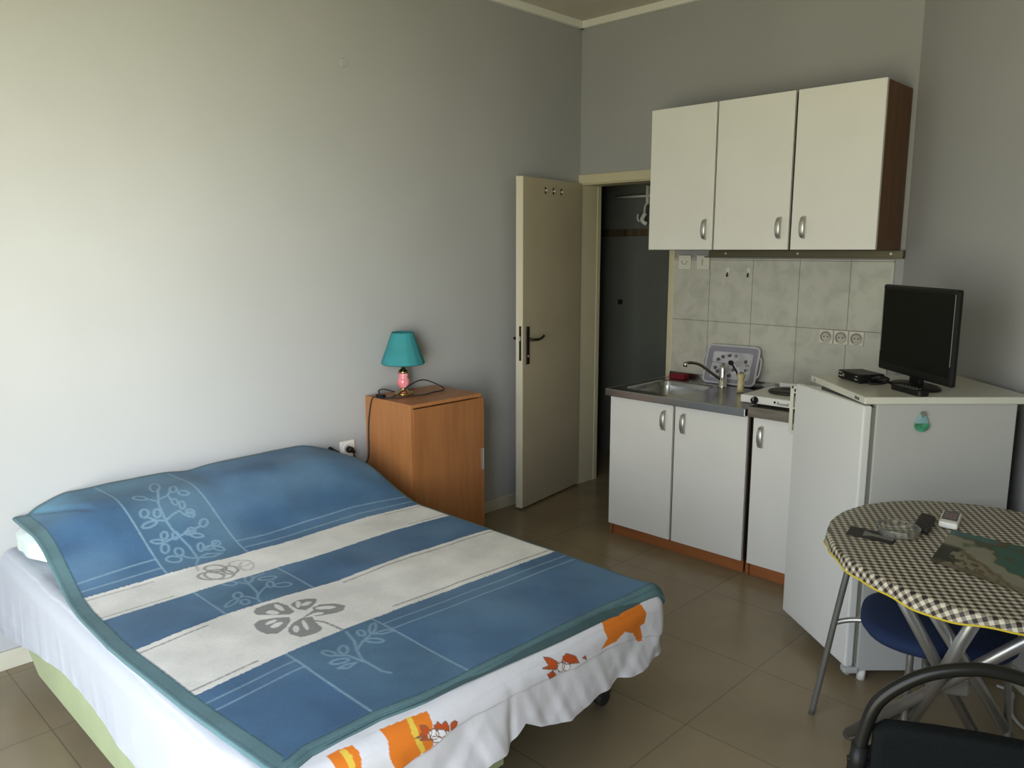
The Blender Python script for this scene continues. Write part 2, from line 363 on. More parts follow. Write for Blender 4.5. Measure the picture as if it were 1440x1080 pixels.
# bathroom bits seen through the doorway
t = thing('towel_shelf', 'white rod shelf high on the dark tiled wall beyond the doorway', 'shelf', (-3.55, 5.03, 1.96))
MB().cyl((-3.74, 4.98, 1.995), (-3.2, 4.98, 1.995), .010).build('rod', 'white_pl', t)
MB().box((-3.46, 4.975, 1.94), (-3.44, 5.05, 2.07), .004).build('bracket', 'white_pl', t)
t = thing('shower_head', 'pale shower head hanging below the rod shelf beyond the doorway', 'shower', (-3.47, 5.0, 1.80))
MB().tube([(-3.44, 5.03, 1.96), (-3.46, 4.98, 1.93), (-3.45, 4.95, 1.87)], .009).build('arm', 'white_pl', t)
MB().tube([(-3.44, 4.95, 1.87), (-3.47, 4.95, 1.82), (-3.44, 4.97, 1.79)], .016).build('head', 'white_pl', t)
MB().tube([(-3.52, 4.97, 1.865), (-3.515, 4.96, 1.83), (-3.50, 4.96, 1.81)], .007).build('hose', 'white_pl', t)
tag(MB().box((-3.74, 5.038, 1.185), (-3.70, 5.052, 1.222), .003).build('wall_hook', 'black_soft'), 'small dark square fitting on the tiled wall seen through the doorway', 'hook')

# ------------------------------------------------------------------ kitchen
def bow_handle(x, y, z0, z1, parent):
    mb = MB(); zc = (z0+z1)/2; L = (z1-z0)/2
    pts = [(x, y, z0+.006), (x, y-.017, z0+.012), (x, y-.026, zc-L*.4), (x, y-.028, zc), (x, y-.026, zc+L*.4), (x, y-.017, z1-.012), (x, y, z1-.006)]
    b = bmesh.new(); rings = []
    for i, p in enumerate(pts):
        wv = .0095+.004*math.sin(PI*i/6)
        a = pts[max(0, i-1)]; c = pts[min(6, i+1)]; d = (Vector(c)-Vector(a)).normalized(); nn = Vector((1, 0, 0)).cross(d).normalized()
        rings.append([b.verts.new(Vector(p)+Vector((1, 0, 0))*wv*math.cos(2*PI*k/12)+nn*.004*math.sin(2*PI*k/12)) for k in range(12)])
    for A, B in zip(rings, rings[1:]):
        for k in range(12): b.faces.new((A[k], A[(k+1) % 12], B[(k+1) % 12], B[k]))
    b.faces.new(rings[0][::-1]); b.faces.new(rings[-1]); bmesh.ops.recalc_face_normals(b, faces=b.faces)
    mb._merge(b, smooth=True); return mb.build('handle', 'alu', parent)
def wall_cab(x0, x1, doors, label):
    t = thing('wall_cabinet', label, 'kitchen cabinet', ((x0+x1)/2, 4.10, 1.60), 0, 'white wall cabinets above the sink')
    c = MB(); c.box((x0+.002, 3.822, 1.601), (x0+.018, 4.128, 2.352), .001); MB().box((x1-.018, 3.822, 1.601), (x1-.001, 4.128, 2.352), .001).build('side_panel', 'beech_red', t)
    c.box((x0+.018, 3.822, 1.601), (x1-.018, 4.128, 1.617)).box((x0+.018, 3.822, 2.336), (x1-.018, 4.128, 2.352)).box((x0+.018, 4.118, 1.617), (x1-.018, 4.126, 2.336)).box((x0+.018, 3.825, 1.617), (x1-.018, 3.83, 2.336))
    c.build('body', 'carcass', t)
    for (a, b_, hx) in doors:
        d = MB().box((a, 3.80, 1.603), (b_, 3.819, 2.356), .0015).build('door', 'white_lam', t)
        bow_handle(hx, 3.80, 1.652, 1.768, d)
wall_cab(-2.615, -2.212, [(-2.614, -2.214, -2.257)], 'narrow single-door white wall cabinet nearest the doorway')
wall_cab(-2.203, -1.370, [(-2.203, -1.793, -1.840), (-1.779, -1.372, -1.716)], 'wide two-door white wall cabinet with reddish wooden right side')
rl = thing('mounting_rail', 'brown metal rail with screws on the wall under the wide wall cabinet', 'rail', (-1.87, 4.1, 1.56))
MB().box((-2.40, 4.09, 1.561), (-1.345, 4.118, 1.60), .002).box((-2.425, 4.085, 1.560), (-1.345, 4.118, 1.566), .001).build('rail', 'rail', rl)
for x in (-2.29, -1.87, -1.40): MB().cyl((x, 4.092, 1.583), (x, 4.086, 1.583), .006).build('screw', 'alu', rl)

def base_cab(x0, x1, doors, label, px0, px1):
    t = thing('base_cabinet', label, 'kitchen cabinet', ((x0+x1)/2, 3.8, 0), 0, 'white base cabinets under the worktop')
    c = MB()
    c.box((x0, 3.522, .068), (x0+.018, 4.10, .808)).box((x1-.018, 3.522, .068), (x1, 4.10, .808)).box((x0+.018, 3.522, .068), (x1-.018, 4.10, .084)).box((x0+.018, 4.085, .084), (x1-.018, 4.10, .808)).box((x0+.018, 3.522, .79), (x1-.018, 3.6, .808)).box((x0+.018, 3.524, .084), (x1-.018, 3.528, .79))
    c.build('body', 'carcass', t)
    MB().box((x0+.02, 3.525, 0), (x1-.004, 3.541, .069)).box((x0+.002, 3.516, 0), (x0+.018, 4.08, .069)).build('plinth', 'beech_plinth', t)
    for (a, b_, hx) in doors:
        d = MB().box((a, 3.50, .066), (b_, 3.519, .806), .0015).build('door', 'white_lam', t)
        bow_handle(hx, 3.50, .656, .772, d)
base_cab(-2.632, -1.798, [(-2.630, -2.226, -2.276), (-2.212, -1.803, -2.156)], 'two-door white base cabinet under the steel sink', 0, 0)
base_cab(-1.786, -1.385, [(-1.772, -1.388, -1.727)], 'single-door white base cabinet under the hotplate, partly behind the fridge', 0, 0)

# steel sink top: slab with a pressed bowl, drain grooves, upstand
sk = thing('sink_unit', 'stainless steel sink top with a square bowl on the left', 'sink', (-2.21, 3.8, .80))
SX0, SX1, SY0, SY1, SZ = -2.645, -1.802, 3.470, 4.117, .845
BX0, BX1, BY0, BY1 = -2.585, -2.235, 3.56, 3.955
def rrect(x0, y0, x1, y1, r, n=6):
    out = []
    for cx, cy, a0 in ((x1-r, y1-r, 0), (x0+r, y1-r, 90), (x0+r, y0+r, 180), (x1-r, y0+r, 270)):
        for k in range(n+1):
            a = math.radians(a0+90*k/n); out.append((cx+r*math.cos(a), cy+r*math.sin(a)))
    return out
b = bmesh.new()
inn = rrect(BX0, BY0, BX1, BY1, .05); n = len(inn)
def outer(p):
    cx, cy = (BX0+BX1)/2, (BY0+BY1)/2; dx, dy = p[0]-cx, p[1]-cy; ts = []
    if dx > 0: ts.append((SX1-cx)/dx)
    if dx < 0: ts.append((SX0-cx)/dx)
    if dy > 0: ts.append((SY1-cy)/dy)
    if dy < 0: ts.append((SY0-cy)/dy)
    t_ = min(ts); return (cx+dx*t_, cy+dy*t_)
out = [outer(p) for p in inn]
for cx_, cy_ in ((SX0, SY0), (SX1, SY0), (SX0, SY1), (SX1, SY1)):
    k = min(range(n), key=lambda i: (out[i][0]-cx_)**2+(out[i][1]-cy_)**2); out[k] = (cx_, cy_)
def ring(P, z): return [b.verts.new((x, y, z)) for x, y in P]
def shr(P, s):
    cx, cy = (BX0+BX1)/2, (BY0+BY1)/2; return [(cx+(x-cx)*s, cy+(y-cy)*s) for x, y in P]
R_ = [ring(out, SZ-.034), ring(out, SZ), ring(shr(inn, 1.03), SZ), ring(inn, SZ-.006), ring(shr(inn, .97), SZ-.03), ring(shr(inn, .92), SZ-.14), ring(shr(inn, .85), SZ-.15), ring(shr(inn, .12), SZ-.155)]
for A, B in zip(R_, R_[1:]):
    for k in range(n): b.faces.new((A[k], A[(k+1) % n], B[(k+1) % n], B[k]))
b.faces.new(R_[-1]); bmesh.ops.recalc_face_normals(b, faces=b.faces)
mb = MB(); mb._merge(b); mb.box((SX0, SY1-.012, SZ-.002), (SX1, SY1, SZ+.03), .002)
for f in mb.bm.faces:
    if f.calc_center_median().z < SZ-.04: f.smooth = True
mb.build('sink_top', 'steel', sk)
MB().box((SX0, SY0-.004, SZ-.038), (SX1, SY0+.006, SZ+.001), .003).box((SX0-.002, SY0, SZ-.038), (SX0+.004, SY1, SZ+.001), .002).build('front_edge', 'steel_edge', sk)
mb = MB().lathe([(.03, 0), (.034, .003), (.02, .004), (.004, .002)], (-2.41, 3.757, SZ-.154)); mb.build('drain', 'chrome', sk)

# mixer tap
tp = thing('mixer_tap', 'chrome mixer tap with a long raised spout over the sink', 'tap', (-2.203, 3.96, SZ))
MB().lathe([(.028, 0), (.028, .006), (.022, .012), (.021, .10), (.019, .115), (.012, .125)], (-2.203, 3.96, SZ)).build('body', 'chrome', tp)
MB().tube([(-2.205, 3.955, .885), (-2.235, 3.90, .925), (-2.275, 3.84, .975), (-2.298, 3.79, .990), (-2.315, 3.755, .990)], .0085).build('spout', 'chrome_dark', tp)
MB().cyl((-2.315, 3.755, .995), (-2.318, 3.750, .970), .012).build('nozzle', 'chrome', tp)
MB().tube([(-2.203, 3.96, .968), (-2.225, 3.95, .978), (-2.262, 3.935, .984)], .007, flat=.6).build('lever', 'chrome_dark', tp)

# red scouring sponge
tag(MB().box((-2.585, 4.005, SZ+.001), (-2.485, 4.075, SZ+.032), .006).build('sponge', 'red'), 'dark red sponge at the back left corner of the sink', 'sponge')

# second worktop and hotplate
tag(MB().box((-1.788, 3.465, .812), (-1.385, 4.10, .862), .003).build('worktop', 'worktop'), 'short grey worktop board right of the steel sink', 'worktop')
hp = thing('hotplate', 'white single electric hotplate with one black ring on the worktop', 'hotplate', (-1.69, 3.67, .862))
bd = MB().box((-1.835, 3.475, .878), (-1.545, 3.80, .915), .006)
bd.build('body', 'hotwhite', hp)
MB().box((-1.825, 3.487, .873), (-1.555, 3.79, .879)).build('underside', 'black', hp)
for x, y in ((-1.76, 3.50), (-1.57, 3.50), (-1.76, 3.77), (-1.57, 3.77)): MB().cyl((x, y, .8625), (x, y, .874), .011).build('foot', 'black_soft', hp)
MB().lathe([(.09, 0), (.095, .004), (.094, .012), (.085, .016), (.04, .016), (.035, .013), (.002, .013)], (-1.68, 3.665, .914), n=48).build('heating_ring', 'iron', hp)
kn = MB().cyl((-1.757, 3.476, .896), (-1.757, 3.455, .896), .0175, .015, bev=.002).build('knob', 'black', hp)
MB().box((-1.759, 3.452, .896), (-1.755, 3.456, .911), .0005).build('pointer', 'print_light', kn)
MB().cyl((-1.658, 3.477, .897), (-1.658, 3.4735, .897), .0055).build('indicator', 'black', hp)
text_mb('Russell', .021, frame((-1.618, 3.4745, .893), (1, 0, 0), (0, 0, 1))).build('lettering', 'print_grey', hp)
MB().box((-1.80, 3.815, .8625), (-1.43, 3.84, .9), .003, m='hotwhite').box((-1.80, 3.812, .895), (-1.43, 3.845, .935), .004, m='hotwhite').build('back_panel', None, hp)
# towel rack hanging off the worktop edge
tr = thing('towel_rack', 'narrow white plastic rack standing in front of the hotplate beside the fridge', 'rack', (-1.565, 3.452, .77))
MB().box((-1.574, 3.449, .775), (-1.557, 3.459, .99), .002).box((-1.570, 3.449, .978), (-1.52, 3.457, .99), .002).build('upright', 'ivory', tr)
for z in (.765, .957, .884): MB().box((-1.562, 3.45, z), (-1.53, 3.457, z+.007), .001).build('rung', 'ivory', tr)
MB().box((-1.566, 3.452, .765), (-1.545, 3.49, .785), .003).build('hook', 'ivory', tr)

# serving tray leaning on the tiles
t = thing('serving_tray', 'grey floral serving tray leaning against the tiles behind the tap', 'tray', (-2.2, 4.05, SZ))
def P3(s_, h_, d_): # tray plane: s along x, h up the lean, d toward viewer
    return (-2.212+s_, 4.036+.062*h_/.215+d_*-.96, .849+h_*.96-d_*.28)
XT = frame(P3(0, 0, 0), (1, 0, .012), (0, .062/.215, .96))
def rr2(w_, h0, h1, r): return rrect(-w_/2, h0, w_/2, h1, r, 5)
mb = MB(); mb.prism(rr2(.325, 0, .225, .028), -.004, .003, X=XT, m='tray_frame'); mb.build('tray_base', None, t)
mb = MB(); mb.tube([(x, y, .006) for x, y in rr2(.318, .004, .221, .026)], .0065, n=8, X=XT, closed=True, smoothpath=False); mb.build('rim', 'tray_rim', t)
mb = MB(); mb.prism(rr2(.245, .032, .185, .01), .0025, .004, X=XT); 
mb.build('picture_panel', mat('tray_print', '#c9c8d2', .3, c2='#b2b1bd', vscale=20), t)
random.seed(8); M['tray_flower'] = mat('tray_flowers', '#55555c', .4)
for k in range(15):
    a = 2*PI*k/15+.1; x = .10*math.cos(a); y = .108+.058*math.sin(a)
    if k % 5 == 2: x *= .5; y = .108+(y-.108)*.4
    P = [(x+.016*(.6+.5*random.random())*math.cos(u), y+.012*(.6+.5*random.random())*math.sin(u)) for u in [2*PI*i/9 for i in range(9)]]
    MB().prism(P, .004, .0045, X=XT).build('flower_motif', 'tray_flower', t)
for s_ in (-1, 1):
    MB().tube([(s_*.158, .05, .004), (s_*.176, .07, .004), (s_*.176, .15, .004), (s_*.158, .17, .004)], .005, n=8, X=XT).build('handle', 'tray_rim', t)

# cream cup of cutlery
cu = thing('cutlery_cup', 'cream cup holding upturned forks on the sink drainer', 'cup', (-2.045, 3.87, SZ))
MB().lathe([(.012, 0), (.020, .002), (.018, .03), (.017, .07), (.021, .10), (.018, .10), (.014, .07), (.014, .03), (.004, .006)], (-2.045, 3.87, SZ+.002), n=20).build('cup_body', 'holder', cu)
def fork(name, base, top, label, n_t=4, flip=0):
    t = thing(name, label, 'fork', base); p, q = Vector(base), Vector(top); d = (q-p).normalized(); L = (q-p).length
    X = frame(p, Vector((1, 0, 0)) - d*d.x, d)
    mb = MB(); mb.box((-.003, 0, -.001), (.003, L*.72, .001), .0008, X=X)
    mb.prism([(-.004, L*.66), (.004, L*.66), (.014, L*.76), (.014, L*.82), (-.014, L*.82), (-.014, L*.76)], -.001, .001, X=X)
    mb.build('handle', 'chrome_dark', t)
    tm = MB()
    for k in range(n_t):
        x = -.0125+k*.025/(n_t-1); tm.box((x-.0012, L*.81, -.001), (x+.0012, L, .001), .0004, X=X)
    tm.build('tines', 'chrome_dark', t)
fork('fork', (-2.049, 3.868, .853), (-2.085, 3.885, 1.045), 'taller fork leaning left in the cream cup')
fork('fork', (-2.040, 3.868, .853), (-2.005, 3.885, 1.020), 'shorter fork leaning right in the cream cup')
tag(MB().tube([(-2.045,3.880,.856),(-2.075, 3.886, .94), (-2.115, 3.90, .985)], .005).ball((-2.125, 3.903, .995), (.018, .005, .014)).build('spoon', 'black'), 'dark spoon resting to the left in the cream cup', 'spoon')

# wall switches, sockets, hooks
def plate(name, cx, cz, s_, label, cat, grp, sym):
    t = thing(name, label, cat, (cx, 4.117, cz-s_/2), 0, grp)
    MB().box((cx-s_/2, 4.108, cz-s_/2), (cx+s_/2, 4.119, cz+s_/2), .003).build('plate', 'ivory', t)
    if sym == 'socket':
        MB().lathe([(.031, 0), (.031, .003), (.024, .003), (.022, .001), (.001, .001)], X=frame((cx, 4.108, cz), (1, 0, 0), (0, 0, 1))).build('well', 'socket_hole', t)
        for dx in (-.0095, .0095): MB().cyl((cx+dx, 4.1075, cz), (cx+dx, 4.1055, cz), .0034, n=12).build('pin_hole', 'dark', t)
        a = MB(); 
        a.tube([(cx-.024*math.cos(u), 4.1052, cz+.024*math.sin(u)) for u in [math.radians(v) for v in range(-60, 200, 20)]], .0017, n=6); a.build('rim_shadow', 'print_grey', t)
    elif sym == 'arrows':
        MB().box((cx-.028, 4.105, cz-.028), (cx+.028, 4.109, cz+.028), .002).build('rocker', 'ivory', t)
        a = MB().tube([(cx-.014, 4.1045, cz-.004), (cx-.008, 4.1045, cz-.011), (cx+.008, 4.1045, cz-.011), (cx+.014, 4.1045, cz-.004)], .0012, n=6)
        for sx in (-1, 1): a.prism([(-.004, -.004), (.005, 0), (-.004, .004)], 0, .0008, X=frame((cx+sx*.018, 4.1048, cz+.003), (sx, 0, 0), (0, 0, 1)))
        a.build('symbol', 'print_grey', t)
    else:
        MB().box((cx-.028, 4.105, cz-.028), (cx+.028, 4.109, cz+.028), .002).build('rocker', 'ivory', t)
        MB().cyl((cx, 4.1045, cz-.017), (cx, 4.1045, cz+.019), .0014, n=6).prism([(-.004, -.004), (.005, 0), (-.004, .004)], 0, .0008, X=frame((cx, 4.1048, cz+.012), (0, 0, 1), (1, 0, 0))).build('symbol', 'print_grey', t)
plate('light_switch', -2.568, 1.531, .082, 'left of two white wall switches, marked with a curved double arrow', 'switch', 'white wall switches below the cabinets', 'arrows')
plate('light_switch', -2.447, 1.531, .082, 'right of two white wall switches, marked with a vertical arrow', 'switch', 'white wall switches below the cabinets', 'vert')
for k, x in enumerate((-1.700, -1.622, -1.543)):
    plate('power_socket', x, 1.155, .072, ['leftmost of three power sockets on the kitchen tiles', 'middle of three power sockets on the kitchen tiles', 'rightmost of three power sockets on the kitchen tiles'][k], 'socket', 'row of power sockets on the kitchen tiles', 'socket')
for x, lb in ((-2.287, 'left adhesive hook on the tiles below the cabinet rail'), (-2.160, 'right adhesive hook on the tiles below the cabinet rail')):
    t = thing('adhesive_hook', lb, 'hook', (x, 4.117, 1.455), 0, 'adhesive hooks on the kitchen tiles')
    MB().box((x-.010, 4.113, 1.468), (x+.010, 4.119, 1.505), .003).build('pad', 'ivory', t)
    MB().tube([(x, 4.112, 1.475), (x, 4.104, 1.462), (x, 4.106, 1.455), (x, 4.113, 1.458)], .004, n=8).build('hook', 'carcass', t)
t = thing('wall_plug', 'small round pale cap high on the left wall', 'cap', (XL, 2.325, 2.475))
MB().cyl((XL-.002, 2.325, 2.493), (XL+.006, 2.325, 2.493), .022, .018).build('cap', 'wall', t)

# ------------------------------------------------------------------ bed
def grid_mesh(name, P, colors, m, parent=None, close_u=False, extra=None):
    """P: (nu, nv, 3) array of points, one quad sheet"""
    nu, nv = P.shape[:2]; V = P.reshape(-1, 3).copy()
    lo, hi = V.min(0), V.max(0)
    if parent is None: W = Matrix.Translation(((lo[0]+hi[0])/2, (lo[1]+hi[1])/2, lo[2]))
    else: W = WM[parent]
    V -= np.array(W.to_translation())
    i = np.arange(nu-1)[:, None]*nv+np.arange(nv-1)[None, :]
    F = np.stack([i, i+nv, i+nv+1, i+1], -1).reshape(-1, 4)
    me = bpy.data.meshes.new(name); me.vertices.add(len(V)); me.vertices.foreach_set('co', V.astype('f').ravel())
    me.loops.add(F.size); me.loops.foreach_set('vertex_index', F.astype('i').ravel())
    me.polygons.add(len(F)); me.polygons.foreach_set('loop_start', np.arange(0, F.size, 4, dtype='i')); me.polygons.foreach_set('loop_total', np.full(len(F), 4, 'i'))
    me.polygons.foreach_set('use_smooth', np.ones(len(F), bool)); me.update(calc_edges=True); me.validate()
    if colors is not None:
        ca = me.color_attributes.new('Col', 'FLOAT_COLOR', 'POINT'); c = np.ones((len(V), 4), 'f'); c[:, :3] = colors.reshape(-1, 3); ca.data.foreach_set('color', c.ravel())
    if extra is not None:
        at = me.attributes.new('flat', 'FLOAT_VECTOR', 'POINT'); at.data.foreach_set('vector', extra.astype('f').reshape(-1, 3).ravel())
    me.materials.append(M[m]); o = bpy.data.objects.new(name, me); COL.objects.link(o)
    if parent is None: o.location = W.to_translation()
    else: o.parent = parent
    WM[o] = W; return o
def sst(t): t = np.clip(t, 0, 1); return t*t*(3-2*t)
def vnoise(x, y, seed, scale):
    r = np.random.RandomState(seed); T = r.rand(64, 64); x = x*scale+100; y = y*scale+100
    xi = np.floor(x).astype(int); yi = np.floor(y).astype(int); fx = x-xi; fy = y-yi; fx = fx*fx*(3-2*fx); fy = fy*fy*(3-2*fy)
    g = lambda a, b: T[a % 64, b % 64]
    return (g(xi, yi)*(1-fx)+g(xi+1, yi)*fx)*(1-fy)+(g(xi, yi+1)*(1-fx)+g(xi+1, yi+1)*fx)*fy-.5
def inpoly(X, Y, P):
    ins = np.zeros(X.shape, bool); n = len(P)
    for k in range(n):
        x0, y0 = P[k]; x1, y1 = P[(k+1) % n]
        if y0 == y1: continue
        c = ((y0 > Y) != (y1 > Y)) & (X < (x1-x0)*(Y-y0)/(y1-y0)+x0); ins ^= c
    return ins
def dist_lines(X, Y, lines, pad=.02):
    D_ = np.full(X.shape, 9.)
    for L in lines:
        for (a, b) in zip(L, L[1:]):
            x0, y0 = a; x1, y1 = b
            sel = np.where((X > min(x0, x1)-pad) & (X < max(x0, x1)+pad) & (Y > min(y0, y1)-pad) & (Y < max(y0, y1)+pad))
            if len(sel[0]) == 0: continue
            px, py = X[sel], Y[sel]; dx, dy = x1-x0, y1-y0; l2 = dx*dx+dy*dy+1e-12
            t = np.clip(((px-x0)*dx+(py-y0)*dy)/l2, 0, 1); d = np.hypot(px-x0-t*dx, py-y0-t*dy)
            D_[sel] = np.minimum(D_[sel], d)
    return D_
